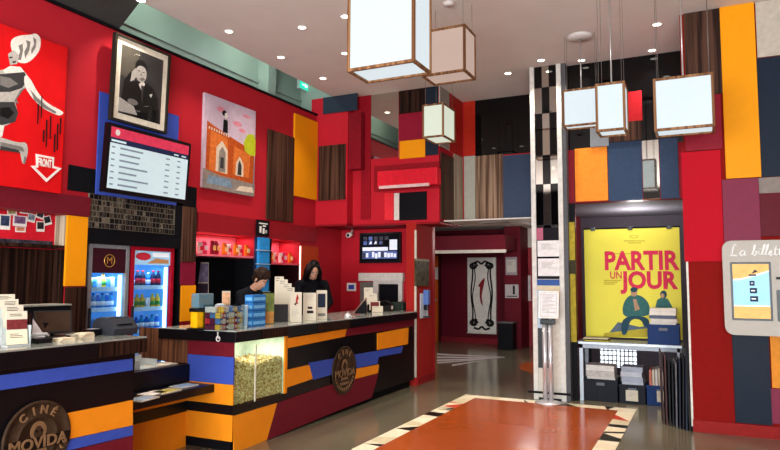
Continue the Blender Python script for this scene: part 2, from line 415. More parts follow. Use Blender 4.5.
polys.append((wp, [(35.5, 154), (53.5, 157.5), (53, 166), (61, 168.5), (46, 182), (30.5, 166), (36, 165.5)]))
polys.append((M('#d01418', .45, var=.06, scale=6), [(37.5, 156.5), (51.5, 159.2), (51.3, 168), (56.5, 169.3), (46, 178.6), (35, 168), (37.7, 167.5)]))
mk('printed_figure', artpx(B(), fn, (1, 0, 0), polys, .0015, .0003), None, t)
p = pX(44.6, 163.2, cx+.02)
text('arrow_lettering', 'FRONT', .10, p, (0, 1, 0), (0, 0, 1), WHITE, t, sx=.42, bold=.003)

# framed portrait photograph, tilted off the wall
def leaning(px, cb, ct):      # px = TL,TR,BR,BL ; bottom on x=cb, top on x=ct
    y0 = (pX(*px[0], ct).y+pX(*px[3], cb).y)/2; y1 = (pX(*px[1], ct).y+pX(*px[2], cb).y)/2
    zt = (pX(*px[0], ct).z+pX(*px[1], ct).z)/2; zb_ = (pX(*px[2], cb).z+pX(*px[3], cb).z)/2
    return Rect((cb, y0, zb_), (0, y1-y0, 0), (ct-cb, 0, zt-zb_))
def slab(b, R, u0, v0, u1, v1, h0, h1, mat):
    return b.poly([R.P(u0, v0, h1), R.P(u1, v0, h1), R.P(u1, v1, h1), R.P(u0, v1, h1)], R.n*(h0-h1), mat)
def frame(b, R, bu, bv, h0, h1, mat):
    for q in ((0, 0, 1, bv), (0, 1-bv, 1, 1), (0, bv, bu, 1-bv), (1-bu, bv, 1, 1-bv)): slab(b, R, *q, h0, h1, mat)
    return b
R = leaning([(114, 30.5), (169.5, 56), (166, 135), (110.5, 118.5)], XL+.10, XL+.125)
t = thing('framed_photograph', R.P(.5, 0), 'framed black and white portrait of a seated man in a dark suit, cheek on hand', 'picture')
mk('frame', frame(B(), R, .035, .025, -.03, .02, M('#2a2620', .4)), None, t)
b = B(); slab(b, R, .03, .02, .97, .98, -.02, .0, M('#e8e2cc', .6))
mk('mount', b, None, t)
b = B()
art(b, R, [(G2, sq(.13, .1, .88, .9)), (M('#5a564c', .6), [(.13, .55), (.35, .5), (.45, .9), (.13, .9)]),
           (G1, [(.22, .1), (.2, .38), (.33, .5), (.5, .56), (.7, .52), (.82, .4), (.86, .1)]), (G1, [(.15, .2), (.2, .5), (.3, .62), (.36, .55), (.3, .3)]),
           (G5, [(.45, .5), (.52, .42), (.56, .53), (.52, .56)]), (G2, [(.49, .5), (.52, .3), (.55, .5)]),
           (G4, ell(.48, .64, .1, .11)), (G1, [(.375, .64), (.37, .74), (.43, .80), (.53, .795), (.59, .73), (.585, .65), (.565, .70), (.53, .725), (.47, .73), (.41, .71)]),
           (G3, [(.45, .57), (.5, .55), (.56, .58), (.52, .6)]), (G2, sq(.42, .655, .46, .665)), (G2, sq(.5, .655, .54, .665)), (G3, [(.475, .65), (.495, .61), (.47, .61)]),
           (G4, [(.3, .5), (.36, .53), (.42, .62), (.38, .68), (.32, .62)]), (G3, ell(.36, .27, .09, .035)), (G4, [(.13, .12), (.13, .28), (.38, .22), (.45, .13)]),
           (G5, [(.65, .42), (.7, .44), (.68, .39)])])
mk('photo_print', b, None, t)
mk('picture_glass', slab(B(), R, .03, .02, .97, .98, .008, .010, glass()), None, t)

# blue and black boards behind the programme screen, collage, fascia
panelX('cladding_panel', 'blue wall board behind the programme screen and framed portrait', XL+.0215, (97.5, 178, 103, 200), BLUE, .015)
panelX('cladding_panel', 'black horizontal strip crossing behind the programme screen', XL, (68.5, 197, 176, 199), BLACKM, .02)
# programme screen
R = leaning([(109, 122.5), (190, 143), (188, 204.5), (103.5, 190.5)], -5.23, -5.19)
t = thing('programme_screen', R.P(.5, 0, -.1), 'tilted wall screen listing the film programme with a red header', 'screen')
mk('casing', slab(B(), R, 0, 0, 1, 1, -.06, 0, BLACK), None, t)
EW = M('#b8ccd0', .4, var=.02, emit=.5); ER = M('#b8324a', .3, var=.1, emit=.6); ENV = M('#1e2440', .3, var=.05, emit=.5); EG = M('#6c7c88', .3, emit=.5)
polys = [(EW, sq(.03, .06, .97, .95)), (ER, sq(.03, .80, .97, .95)), (ENV, sq(.03, .72, .97, .80)), (WHITE, ell(.1, .88, .025, .045)), (EW, sq(.04, .74, .2, .77)), (EW, sq(.78, .745, .84, .765)), (EW, sq(.88, .745, .94, .765))]
for i in range(7):
    v = .65-.09*i
    polys += [(EG, sq(.05, v, .085, v+.02)), (EG, sq(.14, v, random.uniform(.3, .5), v+.025)), (EG, sq(.68, v, .73, v+.02)), (EG, sq(.83, v, .87, v+.02))]
mk('display', art(B(), R, polys, .001, .0002), None, t)
b = B(); b.tube([R.P(.5, .7, -.05), (XL+.04, R.P(.5, .7).y, R.P(.5, .7).z)], .03)
mk('bracket', b, BLACKM, t)
# collage of small photographs
y0, y1, z0, z1 = rX(XL+.02, 88.5, 175, 199, 231)
R = rectX(XL+.02, y0, y1, z0, z1); b = B(); slab(b, R, 0, 0, 1, 1, -.018, 0, M('#6a6458', .5))
gm = [M(h, .5, var=.5, scale=60) for h in ('#141210', '#1e1a17', '#2c2520', '#453a30', '#6a6052', '#18141a')]
pol = []
for j in range(6):
    u = .006
    while u < .98:
        wd = random.choice((.026, .034, .045)); pol.append((random.choice(gm), sq(u, j/6+.012, min(.994, u+wd), j/6+.155)))
        if random.random() < .7: a = random.uniform(u, u+wd*.6); pol.append((random.choice(gm), sq(a, j/6+.04, min(.99, a+wd*.35), j/6+.12)))
        u += wd+.006
mk('photo_collage', art(b, R, pol, .001, .000004), None, label='panel of many tiny dark photographs above the two fridges', cat='picture')
y0, y1, z0, z1 = rX(XL, 84, 181, 232, 246)
struct('trim_7', B().box(XL-.05, XL+.015, yp1, yf1, z0, pX(132, 231, XL).z, bev=.003), BLACKM)

# panels
struct('trim_8', B().box(XL, XL+.03, 2.0, yp1, ZN, pX(60, 194, XL).z), DRED)
struct('trim_9', B().box(XL, XL+.03, yp2, YC-.002, ZB, pX(250, 219, XL).z), M('#8a1c24', .4, var=.05))
panelX('cladding_panel', 'orange pier panel beside the snapshot niche, left of the fridges', XL, (66.3, 87, 216, 286), ORANGE)
panelX('cladding_panel', 'dark wood lower panel beneath the orange pier panel by the fridges', XL, (65.2, 86, 287, 350), DWOOD)
panelX('cladding_panel', 'dark wood strip above the red and orange blocks right of the fridges', XL, (182.5, 196.5, 207, 262), WOOD, .035)
panelX('cladding_panel', 'dark red block between wood strip and orange block right of fridges', XL, (181.5, 195.5, 262.5, 285), M('#7a1a30', .4))
panelX('cladding_panel', 'orange block low on the pier right of the red fridge', XL, (181.5, 195.5, 285.5, 321), ORANGE)
panelX('cladding_panel', 'tall dark wood panel on red wall between castle painting and orange panel', XL, (268, 294, 133, 221), WOOD, .03)
panelX('cladding_panel', 'tall orange panel in the corner of the red left wall', XL, (294.5, 317.5, 117.5, 198), ORANGE, .03)
panelX('cladding_panel', 'orange red lower panel behind the woman at the till', XL, (301, 318, 246, 330), M('#b03c18', .4))

panelX('cladding_panel', 'narrow black strip right of the photo collage above the red fridge', XL, (174.6, 182.4, 203, 236), BLACKM, .02)
mk('cladding_panel', B().box(-6.2, XL-.002, yf1-.012, yf1-.001, .01, 1.94), BLACKM, label='black side board of the fridge recess right of the red fridge', cat='wall panel')
# castle painting
cx = XL+.04
y0, y1, z0, z1 = rX(cx, 203.5, 255, 101.5, 192)
R = rectX(cx, y0, y1, z0, z1)
t = thing('painting', (XL, (y0+y1)/2, z0), 'tall unframed painting of an orange brick gateway under a lilac sky', 'picture')
mk('canvas', B().box(XL+.002, cx, y0, y1, z0, z1, bev=.003), M('#c9b4c0', .6), t)
LIL = M('#c4b0bf', .6, var=.1, scale=8); PK = M('#d88a9a', .6); OB = M('#b4501f', .6, var=.25, scale=25); OB2 = M('#d27030', .6, var=.2, scale=25); GB = M('#8a8078', .6, var=.2); PB = M('#d8c8b0', .6); YG = M('#b4c028', .6); BG = M('#7890a4', .6, var=.2)
polys = [(LIL, sq(0, 0, 1, 1)), (PK, ell(.3, .88, .08, .03)), (PK, ell(.62, .78, .09, .03)), (PK, ell(.8, .9, .08, .02)), (PK, ell(.72, .72, .07, .025)),
         (OB, [(.04, .14), (.05, .71), (.16, .68), (.5, .61), (.98, .52), (.98, .12), (.5, .1)]), (OB2, [(.1, .2), (.12, .62), (.44, .58), (.46, .18)]),
         (OB2, [(.55, .2), (.56, .52), (.9, .47), (.88, .2)]), (PB, [(.22, .2), (.23, .46), (.33, .54), (.44, .45), (.44, .19)]), (GB, [(.27, .2), (.28, .42), (.34, .48), (.4, .42), (.4, .2)]),
         (G2, [(.3, .24), (.31, .36), (.37, .36), (.37, .24)]), (PB, [(.6, .2), (.61, .34), (.68, .42), (.76, .34), (.76, .2)]), (G2, [(.64, .21), (.65, .33), (.68, .38), (.72, .32), (.72, .21)]),
         (GB, [(0, 0), (0, .2), (.3, .16), (.7, .15), (1, .14), (1, 0)]), (BG, [(.06, .05), (.1, .14), (.5, .13), (.55, .05)]), (PB, [(.6, .03), (.7, .09), (.95, .1), (.98, .04)]),
         (YG, [(.78, .5), (.76, .6), (.84, .7), (.95, .72), (1, .66), (1, .48), (.9, .46)]), (G1, [(.34, .64), (.35, .78), (.42, .78), (.43, .64)]), (G1, ell(.36, .85, .04, .03)), (G5, ell(.39, .83, .03, .03)), (G3, [(.96, .1), (.98, .45), (.99, .1)])]
for i in range(9): polys.append((PB, sq(.08+.045*i, .63-.004*i, .095+.045*i, .655-.004*i)))
mk('painted_scene', art(B(), R, polys), None, t)

p = pX(304.5, 86, -6.08)
t = thing('exit_sign', (p.x, p.y, p.z-.09), 'small lit green exit sign in the gap above the red left wall', 'sign')
mk('housing', B().box(p.x-.03, p.x+.02, p.y-.19, p.y+.19, p.z-.09, p.z+.09, bev=.006), M('#c8d8d0', .4), t)
R = rectX(p.x+.021, p.y-.175, p.y+.175, p.z-.075, p.z+.075)
mk('lit_face', art(B(), R, [(M('#20b898', .4, emit=1.6), sq(0, 0, 1, 1)), (M('#d8f4ec', .4, emit=1.2), [(.2, .4), (.45, .4), (.45, .2), (.75, .5), (.45, .8), (.45, .6), (.2, .6)])]), None, t)
mk('mounting_arm', B().box(-6.19, p.x-.03, p.y-.02, p.y+.02, p.z-.02, p.z+.02), M('#c8d8d0', .4), t)

# ------------------------------------------------------------------ snapshot niche
y_l = 2.3
mk('display_board', B().box(xb, xb+.012, y_l, yn0-.01, pX(28, 244, xb).z, ZN-.005), M('#cf1f2f', .5), label='red pin board with snapshots in the niche behind the first till', cat='board')
b = B(); zs = pX(28, 244.5, xb).z
b.box(xb, XL-.02, y_l, yn0-.005, zs-.03, zs)
mk('niche_shelf', b, DWOOD, label='dark wood ledge under the red snapshot board', cat='shelf')
mk('film_strip', B().box(xb+.013, xb+.016, y_l, yn0-.03, zs+.002, pX(28, 240, xb).z, mat=M('#9a90a0', .5, var=.7, scale=25, second='#1a1624')), None, label='patterned strip of tiny pictures along the bottom of the snapshot board', cat='strip')
mk('cladding_panel', B().box(xb, xb+.014, y_l, yn0-.01, .02, zs-.04), DWOOD, label='dark striped wood panelling of the niche behind the first till', cat='wall panel')
mk('cladding_panel', B().box(xb+.012, XL-.005, yn0-.012, yn0, zs, ZN-.005), LWOOD, label='light wood side of the niche right of the snapshots', cat='wall panel')
mk('cladding_panel', B().box(xb+.012, XL-.005, yn0-.012, yn0, .02, zs-.035), DWOOD, label='dark wood side of the niche below the ledge, left of the orange pier', cat='wall panel')
snaps = [(5, 222, 9, 14, 0, '#3a4660'), (-6, 218, 9, 13, 4, '#705040'), (20, 221, 12, 10, 0, '#7a5a80'), (20.5, 229.5, 9, 5, 2, '#d08060'), (31.5, 218, 7, 8, -8, '#8090a0'), (40, 215.5, 7, 6, -14, '#303840'), (47.5, 220.5, 7, 9, 18, '#2a3036'), (40.5, 226.5, 7.5, 10, 2, '#33302e'), (24, 211.5, 7, 4, -3, '#505a50'), (12, 212.5, 8, 5, 6, '#a09060')]
S0 = None
for i, (sx_, sy_, w_, h_, a, hx) in enumerate(snaps):
    xx = xb+.0135+.0012*i
    c = pX(sx_, sy_, xx); s = (xb-0)/-5.8*.0088*abs(1)
    wv, hv = w_*.0112, h_*.0098
    rr = Matrix.Rotation(math.radians(a), 4, 'X')
    R = Rect(c+rr@Vector((0, -wv/2, -hv/2)), rr@Vector((0, wv, 0)), rr@Vector((0, 0, hv)))
    b = B(); slab(b, R, 0, 0, 1, 1, -.001, 0, WHITE)
    art(b, R, [(M(hx, .5, var=.6, scale=30), sq(.1, .25, .9, .92))], .0004, 0)
    mk('snapshot', b, None, label=['white bordered snapshot at the left of the red pin board', 'brown snapshot at the far left edge of the red pin board', 'wide mauve snapshot in the middle of the red pin board', 'small orange snapshot below the wide mauve one on the pin board', 'pale blue snapshot right of the wide mauve one on the board', 'dark snapshot at the top right of the red pin board, tilted left', 'dark snapshot nearest the light wood side, tilted right', 'upright dark portrait snapshot lowest on the right of the board', 'green grey snapshot at the top middle of the pin board', 'yellowish snapshot at the top left of the pin board'][i], cat='photo', group='snapshots on the red board')

# ------------------------------------------------------------------ fridges
CAPW = M('#e8e8e8', .4)
def bottle(h, r, mat, lab, cap):
    t = thing('drink_bottle', (0, 0, 0), 'x', 'bottle')
    mk('body', B().lathe([(r*.9, 0), (r, h*.05), (r, h*.62), (r*.85, h*.72), (r*.4, h*.86), (r*.38, h*.93)], seg=12), mat, t)
    mk('paper_label', B().lathe([(r*1.02, h*.25), (r*1.02, h*.52)], seg=12), lab, t)
    mk('cap', B().lathe([(r*.46, h*.92), (r*.46, h), (0.001, h)], seg=10), cap, t)
    return t
def can(h, r, mat, top):
    t = thing('drink_can', (0, 0, 0), 'x', 'can')
    mk('body', B().lathe([(r*.8, 0), (r, h*.06), (r, h*.92), (r*.85, h)], seg=12), mat, t)
    mk('lid', B().lathe([(r*.84, h), (r*.84, h+.003), (.001, h+.003)], seg=12), top, t)
    return t
def fridge(px, ztop, fr, inner, label):
    xf = -5.52; y0, y1, _, _ = rX(xf, px[0], px[1], 300, 310); D = .58; th = .045
    t = thing('display_fridge', (xf-D/2, (y0+y1)/2, 0), label, 'fridge')
    b = B(); b.box(xf-D, xf-.05, y0, y0+.03, .05, ztop); b.box(xf-D, xf-.05, y1-.03, y1, .05, ztop); b.box(xf-D, xf-.05, y0, y1, ztop-.04, ztop); b.box(xf-D, xf-.05, y0, y1, 0, .14)
    mk('cabinet', b, fr, t)
    mk('liner', B().box(xf-D+.02, xf-D+.03, y0+.03, y1-.03, .14, ztop-.05).box(xf-D+.03, xf-.055, y1-.034, y1-.0305, .145, ztop-.05).box(xf-D+.03, xf-.055, y0+.0305, y0+.034, .145, ztop-.05), inner, t)
    zt = pX((px[0]+px[1])/2, px[2], xf).z
    b = B(); b.box(xf-.05, xf, y0, y0+th, .14, ztop, bev=.006); b.box(xf-.05, xf, y1-th, y1, .14, ztop, bev=.006); b.box(xf-.05, xf, y0+th, y1-th, ztop-th, ztop, bev=.004); b.box(xf-.05, xf, y0+th, y1-th, .14, .2)
    d = mk('door', b, fr, t)
    mk('pane', B().box(xf-.03, xf-.024, y0+th, y1-th, .2, zt), glass('#eaf6ff'), d)
    mk('handle', B().box(xf, xf+.025, y0+.015, y0+.035, .85, 1.25, bev=.005), DGREY, d)
    mk('light_tube', B().box(xf-.09, xf-.06, y1-.065, y1-.045, .22, zt-.02), M('#cfeaff', .4, emit=4.5), t)
    return t, xf, y0, y1, zt
LIN_GLOW = M('#5a9cd2', .5, var=.03, emit=.42)  # blue interior light put into the liner as colour and glow
zt1 = 1.87
t, xf, y0, y1, zt = fridge((87, 128, 273), pX(107, 244, -5.52).z, M('#8c8e92', .35, .3), LIN_GLOW, 'grey drinks fridge with a brown header bearing a gold ringed M')
zc = pX(107, 244, -5.52).z
mk('header', B().box(xf-.035, xf-.008, y0+.045, y1-.045, zt, zc-.045), M('#3a1620', .4), t)
cy = (y0+y1)/2; zc2 = (zt+zc-.045)/2; GOLD = M('#d8a850', .3, .6)
b = B(); b.lathe([(.068, 0), (.068, .004), (.06, .004), (.06, 0), (.068, 0)], (xf-.007, cy, zc2), 28, axis='x')
mk('header_ring', b, GOLD, t)
text('header_letter', 'M', .10, (xf-.005, cy, zc2), (0, 1, 0), (0, 0, 1), GOLD, t, bold=.0)
fr1 = (t, xf, y0, y1, zt)
t, xf, y0, y1, zt = fridge((130, 173, 265), pX(151, 247, -5.52).z, M('#a01226', .35), LIN_GLOW, 'red framed drinks fridge with bright white light tube')
zc = pX(151, 247, -5.52).z
R = rectX(xf-.02, y0+.045, y1-.045, zt, zc-.045)
b = B(); slab(b, R, 0, 0, 1, 1, -.02, 0, M('#9ac4e0', .3, emit=.3)); art(b, R, [(M('#c83040', .4), ell(.25, .6, .2, .28)), (M('#c89060', .4), [(.35, .1), (.95, .15), (.95, .4), (.6, .5)]), (M('#e8eef4', .4, emit=.3), sq(.5, .6, .95, .9))])
mk('header', b, None, t)
fr2 = (t, xf, y0, y1, zt)
bt = [bottle(.165, .03, M('#2a6ac8', .25), M('#d8e4f0', .5), CAPW), bottle(.19, .03, M('#1a2440', .25), M('#b02030', .5), M('#c02030', .4)), bottle(.165, .032, M('#d8b040', .25), M('#4a8a40', .5), M('#e0c020', .4)),
      bottle(.17, .03, M('#3a98d0', .25), M('#f0f0f0', .5), M('#2040a0', .4)), can(.12, .032, M('#58a0e0', .3, .4), STEEL), can(.125, .032, M('#e8e8ea', .3, .4), STEEL)]
used = set()
def stock(fr, rows, name):
    t, xf, y0, y1, zt = fr; n = 7
    nm = ['lowest', 'second', 'third', 'top', 'very top']
    for j, (z, k) in enumerate(rows):
        b = B(); b.box(xf-.5, xf-.1, y0+.035, y1-.05, z-.012, z); b.box(xf-.1, xf-.095, y0+.035, y1-.05, z-.02, z+.025)
        s = mk('shelf', b, M('#b8d4e8', .4, emit=.12), t)  # faint glow in the shelf material adds to the cold interior light
        for i in range(n):
            kk = k[i % len(k)]; y = y0+.085+(y1-y0-.17)*i/(n-1); p = (xf-.16, y, z+.001)
            kind = 'can' if kk > 3 else 'bottle'; colr = ['blue', 'dark', 'yellow', 'sky blue', 'blue', 'white'][kk]
            lb = f'small {colr} drink {kind} on the {nm[j]} shelf of the {name} fridge'
            if kk in used: dup(bt[kk], p, lb, f'drinks in the {name} fridge')
            else: used.add(kk); bt[kk].location = p; meta(bt[kk], lb, None, f'drinks in the {name} fridge')
z = fr1[4]
stock(fr1, [(z-1.02, (0, 3)), (z-.81, (5, 4)), (z-.60, (4, 5)), (z-.38, (3, 0)), (z-.17, (5, 2, 4))], 'grey')
z = fr2[4]
stock(fr2, [(z-1.2, (0, 5, 3)), (z-.96, (3, 5)), (z-.73, (0, 3)), (z-.49, (2, 5, 2)), (z-.25, (1, 0, 1))], 'red')

# ------------------------------------------------------------------ lit niches with sweets
def niche(y0, y1, zb_, name):
    b = B(); xb2 = -5.88
    b.box(xb2-.02, xb2, y0, y1, zb_, ZB); b.box(xb2, XL+.01, y0+.002, y1-.002, zb_-.025, zb_)
    return b
PINK = M('#e06a78', .5, emit=.0)
z1n = pX(227, 255, XL).z; z2n = pX(285, 263, XL).z
mk('niche_shelf', niche(yp2, yn1, z1n, ''), PINK, label='pink lit shelf of sweets behind the man at the counter', cat='shelf')
mk('niche_shelf', niche(yn2, yn3, z2n, ''), M('#e05a6a', .5), label='small pink lit shelf of sweets left of the woman', cat='shelf')
b = B(); b.box(-5.9, -5.88, yp2, yn1, 0, z1n-.03); b.box(-5.9, -5.88, yn2, yn3, 0, z2n-.03)
struct('wall_niche', b, BLACKM)
mk('light_strip', B().box(XL+.002, XL+.014, yn3-.005, yn3+.03, pX(299, 285, XL).z, pX(299, 246, XL).z), M('#ffd8c8', .4, emit=2.0), label='thin vertical white light strip beside the small pink sweets shelf', cat='light')
def bag(w_, h_, mat, mat2):
    t = thing('sweet_bag', (0, 0, 0), 'x', 'sweet bag')
    b = B(); R = []
    for f, z in ((1, 0), (1.05, .15), (1.0, .55), (.92, .85), (.95, 1)):
        d = .03*(1-abs(z-.4)*1.5)+.004
        R.append([Vector((d*.6*math.cos(a)*1.6, w_/2*f*math.sin(a), z*h_)) for a in [2*math.pi*i/14 for i in range(14)]])
    mk('pouch', b.rings(R), mat, t)
    mk('printed_label', B().box(.036, .041, -w_*.3, w_*.3, h_*.3, h_*.65, bev=.002), mat2, t)
    return t
bags = [bag(.1, .17, M('#e03a6a', .35), M('#f0e0e8', .5)), bag(.09, .16, M('#e87820', .35), M('#f8e0a0', .5)), bag(.1, .15, M('#f0e8e0', .35), M('#d03040', .5)), bag(.08, .18, M('#8a1a30', .35), M('#e8c070', .5))]
names = ['pink', 'orange', 'white', 'dark red']; ub = set()
def putbag(k, x, y, z, lb, g):
    if k in ub: dup(bags[k], (x, y, z), lb, g)
    else: ub.add(k); bags[k].location = (x, y, z); meta(bags[k], lb, None, g)
for i, k in enumerate((0, 2, 0, 3, 3, 1, 2, 1, 2, 1)):
    y = yp2+.09+(yn1-yp2-.16)*i/9
    putbag(k, -5.66+.03*(i % 2), y, z1n+.002, f'small {names[k]} sweet bag standing on the long pink lit shelf', 'sweets on the long pink shelf')
for i, k in enumerate((0, 1, 2, 2, 0, 1)):
    y = yn2+.07+(yn3-yn2-.14)*i/5
    putbag(k, -5.66+.03*(i % 2), y, z2n+.002, f'small {names[k]} sweet bag on the short pink lit shelf', 'sweets on the short pink shelf')
mk('cladding_panel', B().box(XL+.001, XL+.015, yn1-.01, yn2-.01, .02, ZB-.005), BLACKM, label='black pier between the two pink sweets shelves, behind the blue stand', cat='wall panel')
for ya, lb in ((yn1, 'black side board of the recess under the long pink sweets shelf'), (yn3, 'black side board of the recess under the short pink sweets shelf')):
    zz = z1n if ya == yn1 else z2n
    mk('cladding_panel', B().box(-5.875, XL-.002, ya-.012, ya-.001, .01, zz-.03), BLACKM if ya == yn1 else M('#2a0c10', .5), label=lb, cat='wall panel')
# tall blue sweets stand with black header
xs = XL+.10
y0, y1, z0, z1 = rX(xs, 258.5, 270, 237, 292)
t = thing('sweets_stand', (XL+.09, (y0+y1)/2, .0), 'tall blue packet stand under a black header sign between the pink shelves', 'display stand')
b = B(); b.box(XL+.02, XL+.05, y0, y1, 0, z1); b.box(XL+.02, xs, y0, y1, 0, .03)
mk('back_panel', b, M('#1c2a4a', .5), t)
for i in range(4):
    a = z0+(z1-z0)*i/4; b2 = z0+(z1-z0)*(i+1)/4
    pk = B().box(XL+.055, xs, y0+.01, y1-.01, a+.012, b2-.008, bev=.01)
    mk('packet', pk, M('#2a86c8', .35, var=.15), t)
    mk('packet_tray', B().box(XL+.05, xs+.012, y0, y1, a, a+.010), M('#a8c8e0', .4), t)
zh0 = pX(264, 236, xs).z; zh1 = pX(264, 220, xs).z
hd = mk('header_sign', B().box(XL+.052, XL+.07, y0-.01, y1+.01, zh0, zh1), BLACKM, t)
R = rectX(XL+.07, y0-.01, y1+.01, zh0, zh1); 
mk('header_print', art(B(), R, [(WHITE, sq(.15, .75, .85, .82)), (WHITE, sq(.2, .2, .35, .6)), (WHITE, sq(.45, .15, .6, .5)), (G4, sq(.65, .2, .8, .4)), (WHITE, sq(.45, .6, .7, .68))]), None, hd)

# ================================================================== COUNTERS
def mpp(p): return (Vector(p)-Vector((0, 0, H))).dot(CF)/F        # metres per picture pixel at a point
fX = lambda x, y: pX(x, y, XS)
MED = M('#3a2a1e', .45, var=.25, scale=30); MEDL = M('#7a5c40', .45, var=.15, scale=30); MEDD = M('#1a120e', .5)
def medallion(parent, c, r, full):
    b = B()
    c = Vector(c)
    b.lathe([(0.001, 0), (r, 0), (r, .012), (r*.97, .016), (r*.93, .016), (r*.92, .011), (r*.60, .011), (r*.59, .015), (r*.56, .015), (r*.55, .010), (0.001, .010)], c, 48, MED, axis='x')
    d = mk('medallion', b, None, parent)
    R = Rect(c+Vector((.010, -r, -r)), (0, 2*r, 0), (0, 0, 2*r))
    pol = [(MEDL, ell(.5, .60, .12, .13)), (MED, ell(.5, .58, .07, .09)), (MEDL, [(.36, .30), (.4, .46), (.6, .46), (.64, .30)]), (MEDL, ell(.44, .66, .025, .03)), (MEDL, ell(.56, .66, .025, .03)), (MEDD, ell(.47, .6, .014, .018)), (MEDD, ell(.54, .6, .014, .018)), (MEDL, [(.3, .25), (.34, .2), (.66, .2), (.7, .25)])]
    for i in range(14):
        a = math.radians(200+i*140/13); pol.append((MEDL, [(.5+.40*math.cos(a), .5+.40*math.sin(a)), (.5+.43*math.cos(a+.05), .5+.43*math.sin(a+.05)), (.5+.36*math.cos(a+.1), .5+.36*math.sin(a+.1))]))
    mk('relief', art(B(), R, pol, .003, .0006), None, d)
    slabz = [(MEDD, sq(.02, .36, .98, .52))]
    mk('name_band', art(B(), R, slabz, .007, .0), None, d)
    for ch, a in zip('CINÉ', (128, 103, 80, 56)):
        a = math.radians(a); p = c+Vector((.0165, r*.75*math.cos(a), r*.75*math.sin(a)))
        text('lettering', ch, r*.30, p, (0, math.sin(a), -math.cos(a)), (0, math.cos(a), math.sin(a)), MEDL, d, ext=.003, bold=.002)
    text('lettering', 'MOVIDA', r*.42, c+Vector((.0195, 0, -r*.12)), (0, 1, 0), (0, 0, 1), MEDL, d, ext=.003, bold=.002, sx=1.05)
    return d
def clad(parent, mat, pts, fn, n, th=.012, name='facing'):
    n = Vector(n)
    return mk(name, B().poly([fn(x, y)+n*th for x, y in pts], -n*(th-.001)), mat, parent)
XN = (1, 0, 0)
# --- first counter (nearest, left)
Z1 = 1.10; c1y = 3.56
t = thing('ticket_counter', (-4.3, 2.4, 0), 'nearer black ticket counter with blue and orange stripes and a round wooden medallion', 'counter')
ca = t
mk('body', B().box(-4.62, XS, .8, c1y, .08, .99), BLACK, t)
mk('plinth', B().box(-4.58, XS-.05, .8, c1y-.04, 0, .08), BLACKM, t)
yw = pX(97, 350, XS+.04).y
mk('worktop', B().box(-4.68, XS+.04, .76, 3.63, .995, Z1, bev=.004), BLACK, t)
mk('worktop_facing', B().box(XS+.04, XS+.046, yw, 3.63, .997, Z1-.006), DWOOD, t)
mk('glass_sheet', B().box(-4.66, XS+.042, .8, 3.63, Z1, Z1+.012, bev=.002), M('#8a9088', .08, spec=.8), t)
Z1 += .012
clad(t, BLUE, [(-60, 384), (0, 375), (131.7, 358.5), (131.7, 370), (0, 390), (-60, 400)], fX, XN)
clad(t, CORANGE, [(60, 414.5), (131.7, 400), (131.7, 425), (60, 440.5)], fX, XN)
clad(t, BLUE, [(60, 441), (131.7, 425.4), (131.7, 435), (60, 452)], fX, XN)
clad(t, DRED, [(60, 453), (131.7, 435.4), (131.7, 470), (60, 492)], fX, XN)
c = fX(35.5, 438); r = fX(35.5, 400.6).z-c.z
medallion(t, c+Vector((.013, 0, 0)), r, True)
# --- low accessible counter between the two
c2y = 4.69; XR = -4.37
t = thing('low_counter', (-4.6, (c1y+c2y)/2, 0), 'low recessed counter section with black ledge and orange front between the two tills', 'counter')
mk('body', B().box(-4.78, XR, c1y+.003, c2y-.003, .0, .59), CORANGE, t)
mk('ledge', B().box(-4.80, XR+.03, c1y+.003, c2y-.003, .592, .755, bev=.004), BLACK, t)
sh0 = pX(133, 402, -4.05).z
mk('shelf', B().box(XR, -4.04, c1y+.003, c2y-.014, .52, .59, bev=.003), BLACK, t)
mk('stripe', B().box(XR, XR+.012, c1y+.01, c2y-.014, .32, .415), BLACK, t)
mk('stripe', B().box(XR+.012, XR+.015, c1y+.05, c1y+.42, .338, .412), M('#3a1218', .4), t)
# --- second counter with popcorn bin
Z2 = 1.07; c2e = 8.72
t = thing('main_counter', (-4.3, 6.7, 0), 'longer far counter with slanted orange blue and dark red panels and popcorn window', 'counter')
cb = t
wy0 = c2y; wy1 = fX(285.5, 365).y; wz0 = .40; wz1 = .965
b = B(); b.box(-4.62, XS, wy1, c2e, .1, .97); b.box(-4.62, XS, c2y, wy1, .1, wz0); b.box(-4.62, XS-.5, c2y, wy1, wz0, .97); b.box(XS-.5, XS, c2y+.0, c2y+.012, wz0, .97); b.box(XS-.5, XS, wy1-.01, wy1, wz0, .97)
mk('body', b, BLACK, t)
mk('plinth', B().box(-4.58, XS-.05, c2y+.05, c2e-.03, 0, .1), BLACKM, t)
mk('worktop', B().box(-4.72, XS+.05, c2y-.04, c2e+.02, .975, Z2, bev=.004), BLACK, t)
for a, b_ in ((262, 288), (318, 350)):
    mk('worktop_facing', B().box(XS+.05, XS+.055, pX(a, 335, XS+.05).y, pX(b_, 335, XS+.05).y, .977, Z2-.004), DWOOD, t)
mk('glass_sheet', B().box(-4.70, XS+.052, c2y-.04, c2e+.02, Z2, Z2+.012, bev=.002), M('#9aa098', .08, spec=.8), t)
Z2 += .012
mk('wood_end', B().box(-5.0, XR, c2y-.012, c2y, .76, Z2-.012), M('#4a3024', .4, kind='wood', second='#7a5238'), t)
fE = lambda x, y: pY(x, y, c2y)
EN = (0, -1, 0)
x0e = XR; x1e = XS+.012
def band(mat, za, zb_, xa=x0e): mk('facing', B().box(xa, x1e, c2y-.012, c2y-.001, za, zb_), mat, t)
band(DRED, .845, .972); band(BLUE, .60, .843); band(CORANGE, .418, .598); band(BLACK, .332, .416); band(CORANGE, .10, .330)
